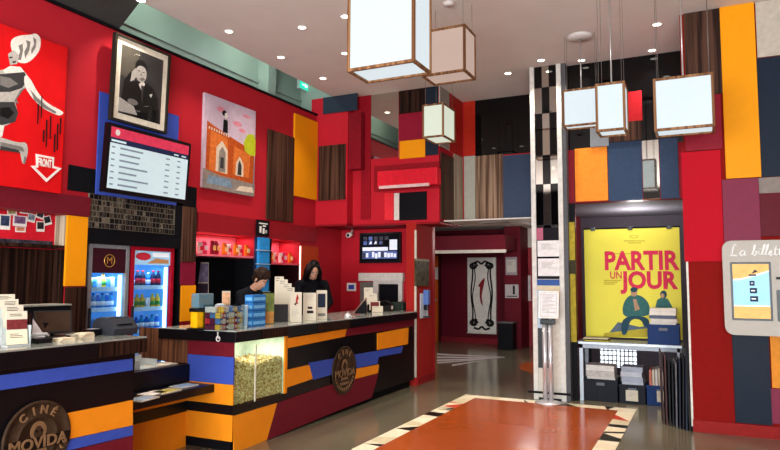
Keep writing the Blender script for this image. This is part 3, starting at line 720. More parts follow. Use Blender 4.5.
for mat, pts in ((CORANGE, [(287.9, 338.1), (346, 328.8), (344, 336.5), (287.3, 348)]), (DRED, [(346.3, 328.8), (413, 318.5), (413, 326), (377, 331.6), (344.3, 336.3)]),
                 (CORANGE, [(376.9, 333.3), (407.9, 327.5), (407.3, 344), (376.9, 349.9)]), (BLUE, [(308.7, 362.7), (376.7, 350.7), (402.5, 346.2), (400.7, 352.9), (378, 356.9), (376.7, 363.7), (354, 368.4), (312.7, 379.6)]),
                 (CORANGE, [(286, 369.9), (308.3, 364.8), (311.9, 378.7), (285.2, 387.8)]), (CORANGE, [(354, 369), (378.4, 364.4), (377.2, 373), (354, 379)]),
                 (DRED, [(294, 396.5), (332, 384.2), (377.6, 373.6), (371, 397.5), (331, 413), (266, 440), (276.6, 403)]), (CORANGE, [(233, 416), (276.2, 403), (265.8, 440), (233, 454)])):
    clad(t, mat, pts, fX, XN)
c = fX(343, 370); r = fX(343, 346).z-c.z
medallion(t, c+Vector((.012, 0, 0)), r, False)
p = pY(218, 337.5, c2y-.045)
b = B()
b.lathe([(.026, 0), (.026, .003), (.017, .003), (.017, 0), (.026, 0)], p+Vector((0, 0, -.012)), 20, axis='y'); b.tube([p+Vector((.0, -.004, .035)), p+Vector((.002, -.004, -.004)), p+Vector((.018, -.004, -.006))], .005); b.ball(p+Vector((0, -.004, .042)), .008)
mk('access_symbol', b, WHITE, t)
# popcorn bin
IN = M('#e8ecdf', .5)
b = B(); b.box(XS-.49, XS-.48, wy0+.013, wy1-.012, wz0, .965); b.box(XS-.48, XS-.01, wy0+.013, wy0+.02, wz0, .965); b.box(XS-.48, XS-.01, wy1-.02, wy1-.012, wz0, .965)
mk('bin_liner', b, IN, t)
mk('bin_glass', B().box(XS-.004, XS+.004, wy0+.005, wy1-.003, wz0, .97), glass('#f4fff6'), t)
mk('glass_seam', B().box(XS+.004, XS+.010, fX(254.3, 370).y, fX(255.5, 370).y, wz0, .93), M('#d8d8c0', .3), t)
mk('bin_trim', B().box(XS-.004, XS+.013, fX(283.8, 365).y, fX(286.3, 365).y, wz0, .97), CORANGE, t)
def pz(y):
    ya, yb_, yc = wy0, fX(255, 364).y, wy1
    za, zb_, zc_ = fX(234, 359).z, fX(255, 364.5).z, fX(284.5, 356).z
    return za+(zb_-za)*(y-ya)/(yb_-ya) if y < yb_ else zb_+(zc_-zb_)*(y-yb_)/(yc-yb_)
b = B(); PC = [M('#c6a474', .8, var=.2, scale=60), M('#dcc49c', .8, var=.2, scale=60), M('#a8844e', .8, var=.25, scale=60)]
n = 12; top = []
for k in PC: b.mi(k)
yy = [wy0+.022+(wy1-wy0-.044)*i/n for i in range(n+1)]
for i in range(n):
    ya, yb_ = yy[i], yy[i+1]
    b.poly([(XS-.035, ya, wz0+.005), (XS-.035, yb_, wz0+.005), (XS-.035, yb_, pz(yb_)-.012), (XS-.035, ya, pz(ya)-.012)], (-.42, 0, 0), PC[2])
ico = bmesh.new(); bmesh.ops.create_icosphere(ico, subdivisions=1, radius=1); iv = [v.co.copy() for v in ico.verts]; ifc = [[v.index for v in f.verts] for f in ico.faces]; ico.free()
def kernel(p, r):
    k = random.choice((0, 0, 1, 1, 2)); vs = [b.bm.verts.new(Vector(p)+v*r*random.uniform(.6, 1.25)) for v in iv]
    for f in ifc: fa = b.bm.faces.new([vs[i] for i in f]); fa.material_index = k
for i in range(2600):
    y = random.uniform(wy0+.03, wy1-.035); r = random.uniform(.009, .015)
    if random.random() < .75: kernel((XS-.022-random.uniform(0, .012), y, random.uniform(wz0+.015, pz(y)-.01)), r)
    else: kernel((XS-.02-random.uniform(0, .4), y, pz(y)-.008+random.uniform(-.006, .012)), r)
b.keep = True
mk('popcorn', b, None, label='yellowish popcorn heaped behind the glass of the counter window', cat='popcorn', kind='stuff')

# ================================================================== THINGS ON THE COUNTERS
def card(name, px, xpl, z0, yaw, tilt, th, mats, label, cat, group=None, parent=None, hpx=None, backm=None):
    """upright printed card; px=(x0,x1,top,bottom), standing at plane x=xpl, facing yaw degrees (0 = +X, -90 = -Y)"""
    p = pX((px[0]+px[1])/2, px[3], xpl); k = mpp(p)
    hgt = max(.05, pX((px[0]+px[1])/2, px[2], xpl).z-z0)
    a = math.radians(yaw); fdir = Vector((math.cos(a), math.sin(a), 0)); side = Vector((-math.sin(a), math.cos(a), 0))
    view = Vector((-p.x, -p.y, 0)).normalized(); cs = max(.45, abs(view.dot(fdir)))
    wid = (px[1]-px[0])*k/cs
    up = (Vector((0, 0, 1))*math.cos(math.radians(tilt)) - fdir*math.sin(math.radians(tilt)))
    base = Vector((p.x, p.y, z0))
    R = Rect(base-side*wid/2, side*wid, up*hgt)
    b = B(); slab(b, R, 0, 0, 1, 1, -th, 0, backm or PAPER)
    if mats: art(b, R, mats, .0006, .0003)
    return mk(name, b, None, parent, label, cat, group), R
INK = M('#2a2622', .7); RP = M('#6a2a2a', .6, var=.3, scale=40)
txt = lambda v0, n, m=INK, u0=.15, u1=.85: [(m, sq(u0, v0-.05*i, random.uniform(.5, u1), v0-.05*i+.018)) for i in range(n)]
# brochure rack on the first counter
t = thing('brochure_rack', (pX(14, 348, -4.0).x, pX(14, 348, -4.0).y, Z1), 'clear tiered leaflet rack at the left edge of the nearest counter', 'rack')
p = pX(17, 348, -4.0); k = mpp(p)
CL = M('#b8c4c4', .15, spec=.8)
b = B()
for i in range(4):
    x = -3.97-.075*i; yq = pX(17-4.5*i, 340, x).y; b.box(x-.05, x-.044, yq-.075, yq+.075, Z1, Z1+.12+.055*i); b.box(x-.05, x+.02, yq-.075, yq+.075, Z1+.0, Z1+.01+.05*i)
mk('stepped_holder', b, CL, t)
yq = pX(29, 340, -3.96).y
mk('side_wing', B().box(-4.02, -3.95, yq, yq+.006, Z1, Z1+.13), CL, t)
for i, (px, mt, lb) in enumerate((((-3, 13, 294, 335), txt(.9, 3), 'rearmost white leaflets in the rack on the nearest counter'), ((3, 17, 299, 338), txt(.9, 3), 'third row of white leaflets in the rack on the nearest counter'),
                                  ((5, 22, 305, 343), txt(.92, 3), 'second row of white leaflets in the nearest counter rack'), ((8, 26, 311, 347.5), [(RP, sq(0, .45, 1, .75))]+txt(.9, 2)+[(CREAM, sq(0, 0, 1, .42))]+txt(.3, 3), 'front leaflets with a red brown picture band on nearest counter'))):
    x = -3.97-.075*(3-i); card('leaflets', px, x, Z1+.012+.05*(3-i), -18, 10, .018, mt, lb, 'leaflets', 'leaflets on the nearest counter')
# till screen
def screen(R, th, casem, dispm, t, inset=.05):
    mk('casing', slab(B(), R, 0, 0, 1, 1, -th, 0, casem), None, t)
    mk('display', slab(B(), R, inset, inset*1.3, 1-inset, 1-inset*1.3, .0005, .0015, dispm), None, t)
p = pX(52, 338, -4.15); k = mpp(p)
t = thing('till_screen', (p.x, p.y, Z1), 'black touchscreen till monitor tilted back on the nearest counter', 'till')
sd = Vector((.42, .9, 0)).normalized(); 
R = Rect(Vector((p.x, p.y, Z1+.05))-sd*.12, sd*.25, Vector((-.05, .03, .155)))
screen(R, .03, BLACK, M('#3a2a20', .15, var=.3, scale=5), t)
b = B(); b.box(p.x-.1, p.x+.08, p.y-.09, p.y+.09, Z1, Z1+.03, bev=.01); b.box(p.x-.06, p.x-.03, p.y-.04, p.y+.04, Z1+.02, Z1+.12)
mk('foot', b, BLACK, t)
p2 = pX(40, 334, -4.08)
b = B(); q = [p2+Vector((0, -.055, -.0)), p2+Vector((0, .06, 0)), p2+Vector((-.03, -.035, .16))]
for v in q: v.z = max(v.z, Z1+.002)
q[0].z = q[1].z = Z1+.01; q[2].z = Z1+.16
mk('folded_card', B().poly(q, (-.012, .006, 0)), M('#d8d8da', .5), label='white triangular folded card before the till monitor', cat='card')
p = pX(41, 340, -4.02); b = B(); b.box(p.x-.05, p.x+.04, p.y-.05, p.y+.06, Z1, Z1+.035, bev=.01)
t = thing('telephone', (p.x, p.y, Z1), 'black desk telephone with pale handset beside the leaflet rack', 'telephone')
mk('base', b, BLACK, t)
mk('handset', B().tube([(p.x-.03, p.y-.05, Z1+.045), (p.x-.0, p.y-.03, Z1+.06), (p.x+.01, p.y+.03, Z1+.06), (p.x-.01, p.y+.055, Z1+.045)], [.014, .01, .01, .014]), M('#b8b8b8', .4), t)
p = pX(38, 312, -4.5)
t = thing('customer_display', (p.x, p.y, Z1), 'flat black display arm with a pale top edge above the till screen', 'display')
zt = p.z
b = B(); b.box(p.x-.12, p.x+.1, p.y-.24, p.y+.2, zt+.0, zt+.045, bev=.006)
mk('head', b, BLACKM, t); mk('top_plate', B().box(p.x-.12, p.x+.105, p.y-.24, p.y+.205, zt+.046, zt+.056), M('#8f9288', .4), t)
b = B(); b.box(p.x-.1, p.x+.06, p.y-.1, p.y+.1, Z1, Z1+.02); b.box(p.x-.03, p.x+.01, p.y-.03, p.y+.03, Z1, zt+.01)
mk('stand', b, BLACKM, t)
# papers and small receipt printer
for i, (x_, y_, w_, lb) in enumerate(((64, 341, .09, 'pale notepad lying beside the till monitor foot'), (74, 338.5, .07, 'small cream card stack between till and printer'), (84, 338, .09, 'cream leaflet pile left of the receipt printer'))):
    p = pZ(x_, y_, Z1); b = B()
    for j in range(3+i): b.box(p.x-w_/2, p.x+w_/2, p.y-w_*.6, p.y+w_*.6, Z1+.008*j, Z1+.007+.008*j, xf=Matrix.Translation(p) @ Matrix.Rotation(.15*j-.2, 4, 'Z') @ Matrix.Translation(-p))
    mk('paper_pile', b, (CREAM, PAPER, CREAM)[i], label=lb, cat='paper', group='papers on the nearest counter')
p = pX(115, 337, -4.15)
t = thing('receipt_printer', (p.x, p.y, Z1), 'chunky dark grey receipt printer at the right end of the nearest counter', 'printer')
k = mpp(p); hw = .115
b = B(); b.rings([[Vector((p.x+a, p.y+s, z)) for a, z in ((-.12, Z1), (.11, Z1), (.12, Z1+.05), (.06, Z1+.125), (-.07, Z1+.13), (-.12, Z1+.09))] for s in (-hw, -hw*.96, hw*.96, hw)], M('#33363c', .45))
for f in b.bm.faces: f.smooth = False
mk('case', b, None, t)
mk('lid', B().box(p.x-.07, p.x+.04, p.y-hw*.8, p.y+hw*.8, Z1+.128, Z1+.135), M('#44474e', .4), t)
mk('paper_slot', B().box(p.x+.075, p.x+.108, p.y-hw*.6, p.y+hw*.6, Z1+.075, Z1+.085), BLACKM, t)
p = pX(92, 334, -4.2)
t = thing('card_reader', (p.x, p.y, Z1), 'small black card reader left of the receipt printer', 'card reader')
mk('case', B().box(p.x-.06, p.x+.05, p.y-.05, p.y+.05, Z1, Z1+.05, bev=.008), BLACK, t)
mk('keypad', B().box(p.x-.02, p.x+.04, p.y-.035, p.y+.035, Z1+.05, Z1+.054), M('#8a8c90', .4), t)
# flyers on the low shelf
for i, (x_, y_, hx, lb) in enumerate(((143, 399.5, '#8fa0b0', 'first flyer from the left on the low counter shelf'), (153, 394, '#d8d4cc', 'white flyer left of the yellowish one on the low shelf'), (166, 392, '#b0a050', 'yellowish flyer in the middle of the low counter shelf'), (184, 386.5, '#7e98b8', 'blue grey flyer pile at the right end of the low shelf'))):
    p = pZ(x_, y_, .59); b = B(); xf = Matrix.Translation((p.x, p.y, 0)) @ Matrix.Rotation(random.uniform(-.2, .2), 4, 'Z')
    b.box(-.075, .075, -.11, .11, .591, .600, mat=PAPER, xf=xf); b.box(-.065, .065, -.1, .1, .600, .6006, mat=M(hx, .5, var=.4, scale=20), xf=xf)
    mk('flyer', b, None, label=lb, cat='flyer', group='flyers on the low counter shelf')
for i, (x_, y_, hx, lb) in enumerate(((140, 367.5, '#c8d0d0', 'clear plastic flyer tray on the black ledge by the nearest counter'),)):
    p = pZ(x_, y_, .76); b = B(); b.box(p.x-.1, p.x+.12, p.y-.1, p.y+.1, .757, .765); b.box(p.x-.1, p.x-.094, p.y-.1, p.y+.1, .765, .86); b.box(p.x-.1, p.x+.1, p.y-.1, p.y-.095, .765, .83); b.box(p.x-.1, p.x+.1, p.y+.095, p.y+.1, .765, .83)
    mk('flyer_tray', b, CL, label=lb, cat='tray')
p = pZ(160, 365, .76); mk('paper_pile', B().box(p.x-.08, p.x+.08, p.y-.14, p.y+.14, .756, .768), PAPER, label='white paper sheets lying on the black ledge', cat='paper')
# sweets at the near end of the far counter
YEL = M('#e8b010', .35, var=.1)
p = pX(202, 322, -4.15)
t = thing('yellow_sweet_display', (p.x, p.y, Z2), 'yellow two pouch sweet display with black band and coloured top', 'sweets')
b = B()
for s in (-1, 1): b.box(p.x-.04, p.x+.04, p.y+s*.062-.05, p.y+s*.062+.05, Z2+.02, Z2+.17, bev=.015)
mk('pouch_pair', b, YEL, t)
mk('black_band', B().box(p.x-.05, p.x+.05, p.y-.12, p.y+.12, Z2+.165, Z2+.20, bev=.008), BLACK, t)
mk('top_box', B().box(p.x-.045, p.x+.045, p.y-.1, p.y+.1, Z2+.20, Z2+.33, bev=.01), M('#a8b8b0', .5, var=.6, scale=24, second='#4a7a90'), t)
mk('tray', B().box(p.x-.06, p.x+.07, p.y-.13, p.y+.13, Z2, Z2+.02), BLACK, t)
card('picture_card', (196, 209, 262, 300), -5.82, 0.9, -30, 4, .01, [(M('#7f7a9a', .5, var=.4, scale=12), sq(.05, .7, .95, .98)), (M('#3a3040', .5, var=.4, scale=12), sq(.05, .05, .95, .68))], 'dark picture card in the black recess behind the yellow sweets', 'card')
p = pX(224, 322, -4.0)
t = thing('candy_box', (p.x, p.y, Z2), 'clear box of small colourful candy packets at the near counter corner', 'candy box')
L_, D_ = .17, .10
b = B(); b.box(p.x-D_, p.x+D_, p.y-L_, p.y-L_+.004, Z2, Z2+.23); b.box(p.x-D_, p.x+D_, p.y+L_-.004, p.y+L_, Z2, Z2+.23); b.box(p.x+D_-.004, p.x+D_, p.y-L_, p.y+L_, Z2, Z2+.23); b.box(p.x-D_, p.x-D_+.004, p.y-L_, p.y+L_, Z2, Z2+.23)
mk('clear_box', b, glass('#eef4f4'), t)
mk('clear_base', B().box(p.x-D_, p.x+D_, p.y-L_, p.y+L_, Z2, Z2+.003), CL, t)
bx, by = p.x, p.y
cols = [('#b02838', 'red'), ('#c8a040', 'tan'), ('#5a2038', 'dark purple'), ('#c8c0b8', 'cream'), ('#4a6a98', 'blue')]
cp = []
for hx, nm in cols:
    b = B(); b.box(-.03, .03, -.02, .02, 0, .05, mat=M(hx, .35, var=.15), bev=.007); b.box(.03, .0312, -.012, .012, .012, .038, mat=PAPER)
    cp.append((b, nm))
first = {}
for i in range(24):
    k = random.randrange(5); y = by-L_+.03+(i % 8)*.04; x = bx+.06-.06*((i//8) % 3); z = Z2+.004
    for lvl in range(4 if i % 3 else 3):
        kk = (k+lvl*2+(lvl*lvl+i) % 3) % 5; zz = z+.052*lvl
        lb = f'small {cols[kk][1]} candy packet in the clear box at the counter corner'
        if kk in first:
            o = first[kk].copy(); COL.objects.link(o); o.location = (x, y, zz); o['label'] = lb
        else:
            first[kk] = mk('candy_packet', cp[kk][0], None, label=lb, cat='candy', group='candy packets in the clear box', origin=(0, 0, 0)); first[kk].location = (x, y, zz)
p = pX(220, 312, -4.4)
t = thing('drink_cup', (p.x, p.y, Z2), 'blue drink cup standing behind the clear candy box', 'cup')
mk('cup', B().lathe([(.035, 0), (.05, .17), (.053, .175), (.047, .175), (.033, .01), (.001, .01)], (p.x, p.y, Z2), mat=M('#2a62a8', .4)), None, t)
mk('white_collar', B().lathe([(.051, .175), (.051, .20), (.03, .215), (.001, .215)], (p.x, p.y, Z2), mat=M('#d8dce4', .4)), None, t)
p = pX(226, 300, -4.75)
card('picture_card', (222, 230, 291, 312), -4.5, Z2, -45, 4, .01, [(M('#d8a880', .5, var=.4, scale=20), sq(.05, .05, .95, .95))], 'small tan picture card beside the blue cup', 'card')
# blue candy packs piled four high, and neighbours
p = pX(255, 321, -4.02)
for i in range(4):
    zz = Z2+.078*i
    b = B(); b.box(p.x-.05, p.x+.05, p.y-.105, p.y+.105, zz, zz+.074, mat=M('#2f74b8', .35, var=.2, scale=20), bev=.006); b.box(p.x+.05, p.x+.0515, p.y-.09, p.y+.09, zz+.02, zz+.05, mat=M('#6fb0dc', .4)); b.box(p.x-.04, p.x+.04, p.y-.1065, p.y-.105, zz+.02, zz+.05, mat=M('#6fb0dc', .4))
    mk('candy_carton', b, None, label=f'blue candy carton, {["bottom", "second from the bottom", "third from the bottom", "topmost"][i]} of the blue pile on the counter', cat='carton', group='blue candy cartons')
card('candy_pouch', (263, 274, 293, 321), -4.05, Z2, -50, 3, .05, [(M('#6a7a3a', .4, var=.4, scale=20), sq(.05, .4, .95, .97)), (M('#b07a3a', .4, var=.3, scale=20), sq(.05, .03, .95, .4))], 'green and brown candy pouch between blue cartons and leaflets', 'candy pouch', backm=M('#5a5a30', .4))
card('candy_pouch', (241, 247, 305, 324), -4.0, Z2, -60, 2, .03, [(M('#9ac0d8', .4), sq(.05, .05, .95, .95))], 'narrow pale pouch left of the blue cartons', 'candy pouch', backm=M('#c8d4dc', .4))
card('leaflet_holder', (273, 288, 304, 320), -4.12, Z2, -50, 12, .04, None, 'black leaflet holder with white print beneath the staggered leaflets', 'holder', backm=BLACK)
for i, (px, xp, lb) in enumerate((((274, 283, 276, 320), -4.30, 'tallest rear leaflets of the staggered row on the far counter'), ((278, 287, 279, 320), -4.24, 'second tallest leaflets of the staggered row on the far counter'), ((282, 291, 283, 320), -4.18, 'middle leaflets of the staggered row on the far counter'), ((285.5, 294, 287, 320.5), -4.12, 'fourth leaflets of the staggered row on the far counter'), ((290, 301.5, 292, 321), -3.98, 'front leaflets with a small red drawing on the far counter'))):
    mt = txt(.95, 2, G3) if i < 4 else [(M('#a03028', .6), [(.5, .8), (.6, .95), (.75, .8), (.62, .7), (.7, .6), (.45, .62)]), (G2, [(.3, .6), (.6, .68), (.5, .55)])]+txt(.4, 4, G4)
    card('leaflets', px, xp, Z2+.002, -55, 9, .014, mt, lb, 'leaflets', 'leaflets on the far counter')
card('leaflets', (303, 316, 292.5, 319), -3.98, Z2+.002, -55, 10, .014, [(INK, sq(.35, .42, .72, .5)), (INK, sq(.3, .26, .8, .36))]+txt(.9, 3, G4), 'white leaflets with two bold black words on the far counter', 'leaflets', 'leaflets on the far counter')
card('leaflets', (316.5, 327, 290, 317), -4.02, Z2+.002, -55, 9, .014, [(NAVY, sq(.12, .4, .85, .88)), (G3, sq(.12, .1, .85, .2))], 'white leaflets with a dark blue picture on the far counter', 'leaflets', 'leaflets on the far counter')
p = pX(348, 314, -4.0)
t = thing('counter_bell', (p.x, p.y, Z2), 'small silver counter bell on the far counter', 'bell')
mk('dome', B().lathe([(.045, 0), (.045, .01), (.042, .012), (.038, .03), (.022, .045), (.001, .05)], (p.x, p.y, Z2), mat=CHROME), None, t)
mk('button', B().lathe([(.006, .05), (.006, .065), (.001, .067)], (p.x, p.y, Z2), 10, mat=CHROME), None, t)
# folded A-frame board and second leaflet rack
p = pX(361, 311, -4.1); k = mpp(p)
b = B(); sdv = Vector((.85, .5, 0)).normalized(); fw_ = Vector((.5, -.85, 0)).normalized(); base = Vector((p.x, p.y, Z2))
apex = base+sdv*.07+Vector((0, 0, .225))
b.tube([base-sdv*.12, apex], .006, mat=M('#8a6a60', .5)); b.tube([base+sdv*.08-fw_*.02, apex], .006, mat=M('#8a6a60', .5))
b.poly([base-sdv*.09+Vector((0, 0, .012)), base+sdv*.08+Vector((0, 0, .012)), apex-Vector((0, 0, .012))], fw_*-.008, BLACKM)
mk('easel_board', b, None, label='black folding easel board leaning beside the far leaflet rack', cat='easel')
for i, (px, xp, lb) in enumerate((((364, 373, 287, 305), -4.35, 'topmost pale leaflets in the far rack by the easel'), ((367.5, 377, 293, 308), -4.27, 'second leaflets from the top in the far rack'), ((369.5, 380, 301, 310), -4.2, 'third reddish leaflets in the far rack'), ((372, 383, 306, 313), -4.12, 'lowest cream leaflets in the far rack by the telephone'))):
    pz0 = pX((px[0]+px[1])/2, px[3], xp).z
    card('leaflets', px, xp, max(Z2+.003, pz0), -60, 14, .016, txt(.85, 2, G3) if i != 2 else [(RP, sq(.1, .1, .9, .9))], lb, 'leaflets', 'leaflets in the far rack')
t = thing('brochure_rack', (-4.25, pX(370, 312, -4.25).y, Z2), 'dark stepped leaflet rack at the far end of the counter', 'rack')
b = B()
for i, (xp, pxx, zt) in enumerate(((-4.37, 369, .16), (-4.29, 372, .11), (-4.22, 375, .06))):
    yq = pX(pxx, 308, xp).y; b.box(xp-.02, xp-.01, yq-.1, yq+.1, Z2, Z2+zt); b.box(xp-.02, xp+.05, yq-.1, yq+.1, Z2, Z2+.004)
mk('steps', b, BLACKM, t)
p = pX(386, 311, -4.2)
t = thing('telephone', (p.x, p.y, Z2), 'black telephone with white keys beside the far leaflet rack', 'telephone')
b = B(); b.rings([[Vector((p.x+s, p.y+a, z)) for a, z in ((-.06, Z2), (.08, Z2), (.08, Z2+.1), (0, Z2+.12))] for s in (-.08, .08)], BLACK)
for f in b.bm.faces: f.smooth = False
mk('body', b, None, t)
mk('handset', B().tube([(p.x-.06, p.y-.03, Z2+.12), (p.x-.02, p.y-.03, Z2+.145), (p.x+.04, p.y-.03, Z2+.145), (p.x+.085, p.y-.03, Z2+.12)], [.02, .014, .014, .02]), BLACK, t)
mk('keys', B().box(p.x+.08, p.x+.084, p.y+.01, p.y+.06, Z2+.03, Z2+.08), WHITE, t)
p = pX(402, 311, -4.12)
t = thing('label_printer', (p.x, p.y, Z2), 'rounded dark green black printer at the far end of the counter', 'printer')
mk('case', B().box(p.x-.12, p.x+.1, p.y-.18, p.y+.18, Z2+.0, Z2+.125, bev=.03), M('#26302a', .45, var=.2), t)
mk('lid_line', B().box(p.x+.1, p.x+.103, p.y-.14, p.y+.14, Z2+.07, Z2+.075), BLACKM, t)
mk('feed_slot', B().box(p.x-.06, p.x+.02, p.y-.12, p.y+.12, Z2+.125, Z2+.129), BLACKM, t)

# ================================================================== PEOPLE
def fused(name, chains, balls, mat, parent, T, vox=.011, smooth=3, label=None):
    b = B()
    for pts, rs in chains:
        pts = [Vector(p) for p in pts]
        b.tube(pts, list(rs), 12)
        for p, r in zip(pts, rs): b.ball(p, r, seg=12)
    for bl in balls:
        b.ball(Vector(bl[0]), *bl[1], seg=16, xf=bl[2] if len(bl) > 2 else None)
    me = bpy.data.meshes.new('tmp'); b.bm.to_mesh(me); b.bm.free()
    o = bpy.data.objects.new('tmp', me); COL.objects.link(o)
    r = o.modifiers.new('r', 'REMESH'); r.mode = 'VOXEL'; r.voxel_size = vox; r.use_smooth_shade = True
    s = o.modifiers.new('s', 'SMOOTH'); s.iterations = smooth; s.factor = .5
    dg = bpy.context.evaluated_depsgraph_get(); m2 = bpy.data.meshes.new_from_object(o.evaluated_get(dg))
    bpy.data.objects.remove(o); bpy.data.meshes.remove(me)
    m2.transform(T); m2.name = name; m2.materials.clear(); m2.materials.append(mat)
    base = Vector(T.translation)
    m2.transform(Matrix.Translation(-base))
    ob = bpy.data.objects.new(name, m2); COL.objects.link(ob); WL[ob.name] = base
    for p in m2.polygons: p.use_smooth = True
    if parent: ob.parent = parent; ob.location = base-wl(parent)
    else: ob.location = base
    return meta(ob, label)
def hand_chains(w, fdir, side, sgn):
    """palm and five fingers, resting on a surface; w = wrist, fdir = pointing direction, side = across the palm"""
    w = Vector(w); fdir = Vector(fdir).normalized(); side = Vector(side).normalized(); up = Vector((0, 0, 1)); ch = []
    k = w+fdir*.085
    for i, (off, ln) in enumerate(((-.030, .068), (-.010, .078), (.010, .074), (.030, .058))):
        a = w+fdir*.02+side*off*.6; q = k+side*off+up*.004
        ch.append(([a, q, q+fdir*ln*.5+up*.010+side*off*.12, q+fdir*ln*.82-up*.002+side*off*.2, q+fdir*ln-up*.014+side*off*.2], (.015, .0125, .0095, .0085, .0075)))
    a = w+fdir*.02-side*.015*sgn
    ch.append(([a, a-side*.03*sgn+fdir*.03, a-side*.05*sgn+fdir*.06-up*.004, a-side*.055*sgn+fdir*.085-up*.010], (.014, .013, .0105, .009)))
    return ch
def person(loc, yaw, hgt, bow, lean, label, hair, skirt=False, cloth=None, counter=1.09, reach=.36, turn=0):
    T = Matrix.Translation(loc) @ Matrix.Rotation(math.radians(yaw), 4, 'Z')
    s = hgt/1.75; zc = counter-loc[2]
    V = lambda x, y, z: Vector((x*s, y*s, z*s))
    sh = .185 if hair == 'long' else .205
    lx = lean
    neck = V(lx*.8+.01, 0, 1.48); hc = neck + V(.05+lx*.25, 0, .14)
    HM = Matrix.Translation(hc) @ Matrix.Rotation(math.radians(turn), 4, 'Z') @ Matrix.Rotation(math.radians(bow), 4, 'Y')
    hp = lambda x, y, z: HM @ V(x, y, z)
    arms = []; hands = []; sl = []
    for sg in (1, -1):
        S_ = V(lx*.75, sg*sh, 1.42); E_ = V(lx*.7+.10, sg*(sh+.06), 1.16); Wz = zc+.035
        W_ = Vector((lx*.7*s+reach, sg*.10, Wz))
        E_.z = max(E_.z, Wz+.01)
        arms.append(([S_, E_, W_], (.05*s, .042*s, .028*s))); sl.append(([S_, E_, E_.lerp(W_, .82)], (.066*s, .056*s, .044*s)))
        d = (W_-E_); d.z = 0; d.normalize()
        hands += hand_chains(W_, d+Vector((0, 0, -.08)), Vector((-d.y, d.x, 0)), sg)
    legs = [([V(0, sg*.09, .90), V(.02, sg*.10, .48), V(-.02, sg*.10, .09), V(.12, sg*.115, .035)], (.085*s, .058*s, .042*s, .034*s)) for sg in (1, -1)]
    torso = [([V(0, 0, .93), V(lx*.25, 0, 1.1), V(lx*.6, 0, 1.28), V(lx*.75, 0, 1.40), neck, hc-Vector((.02, 0, .05))], (.13*s, .115*s, .135*s, .11*s, .055*s, .055*s))]
    shoulders = [([V(lx*.75, -sh+.02, 1.42), V(lx*.75, 0, 1.43), V(lx*.75, sh-.02, 1.42)], (.055*s, .075*s, .055*s))]
    hr = HM.to_3x3().to_4x4()
    balls = [(hp(-.01, 0, .035), (.098*s, .076*s, .098*s), hr), (hp(.03, 0, -.05), (.066*s, .056*s, .07*s), hr), (hp(.06, 0, -.092), (.028*s, .03*s, .026*s), hr),
             (hp(.098, 0, -.018), (.018*s, .012*s, .02*s), hr), (hp(.09, 0, .005), (.012*s, .010*s, .025*s), hr), (hp(.085, 0, -.062), (.014*s, .024*s, .008*s), hr), (hp(.083, 0, -.074), (.013*s, .02*s, .007*s), hr),
             (hp(-.01, .078, -.01), (.018*s, .010*s, .03*s), hr), (hp(-.01, -.078, -.01), (.018*s, .010*s, .03*s), hr), (hp(.075, .03, .022), (.014*s, .024*s, .008*s), hr), (hp(.075, -.03, .022), (.014*s, .024*s, .008*s), hr)]
    root = fused('person', arms+hands+legs+torso+shoulders, balls, SKIN, None, T, vox=.0065, smooth=2)
    meta(root, label, 'person')
    cl = cloth or CLOTH
    torso2 = [([V(0, 0, .92), V(lx*.25, 0, 1.1), V(lx*.6, 0, 1.28), V(lx*.75, 0, 1.41)], (.15*s, .135*s, .155*s, .12*s)), ([V(lx*.75, -sh, 1.42), V(lx*.75, 0, 1.44), V(lx*.75, sh, 1.42)], (.068*s, .085*s, .068*s)), ([V(lx*.75, 0, 1.42), neck-V(.005, 0, -.0)], (.1*s, .066*s))]
    fused('sweater', torso2+sl, [], cl, root, T, vox=.012)
    fused('trousers', [([p for p in l[0][:3]], [r+.016 for r in l[1][:3]]) for l in legs]+[([V(0, -.06, .93), V(0, .06, .93)], (.125*s, .125*s))], [], CLOTH2, root, T, vox=.014)
    fused('shoes', [([l[0][2]-V(.02, 0, .045), l[0][3]+V(.03, 0, 0)], (.042*s, .04*s)) for l in legs], [], BLACKM, root, T, vox=.01)
    hch = []; hb = []
    if hair == 'long':
        hb = [(hp(-.028, 0, .06), (.100*s, .090*s, .092*s), hr), (hp(-.055, 0, -.02), (.075*s, .086*s, .11*s), hr)]
        for sg in (1, -1):
            for a in (.0, .03, -.035, -.06):
                hch.append(([hp(.03+a*.7, sg*.045, .11), hp(.035+a, sg*.082, .03), hp(.02+a, sg*.096, -.08), hp(-.0+a, sg*.105, -.18)-Vector((0, 0, .02)), V(lx*.75+.04+a, sg*.115, 1.28)], (.022, .026, .03, .03, .018)))
        for a in (-.06, -.02, .02, .06): hch.append(([hp(-.1, a, .02), hp(-.11, a*1.2, -.1), V(lx*.6-.13, a*1.3, 1.36)], (.035, .04, .025)))
    else:
        random.seed(3)
        hb = [(hp(-.03, 0, .066), (.108*s, .098*s, .096*s), hr), (hp(-.06, 0, .0), (.06*s, .078*s, .08*s), hr)]
        for i in range(70):
            a = random.uniform(0, 2*math.pi); e = random.uniform(.15, 1.4)
            x, y, z = -.02+.104*math.cos(e)*math.cos(a), .098*math.cos(e)*math.sin(a), .05+.105*math.sin(e)
            if x > .05 and z < .09: continue
            r = random.uniform(.018, .03); hb.append((hp(x, y, z), (r, r, r)))
        hch = [([hp(.02, sg*.074, .03), hp(.01, sg*.078, -.03)], (.014, .012)) for sg in (1, -1)]
    fused('hair', hch, hb, HAIR if hair == 'long' else M('#2a1c14', .6, var=.3, scale=60, bump=.3), root, T, vox=.009, smooth=2)
    b = B(); Ti = T
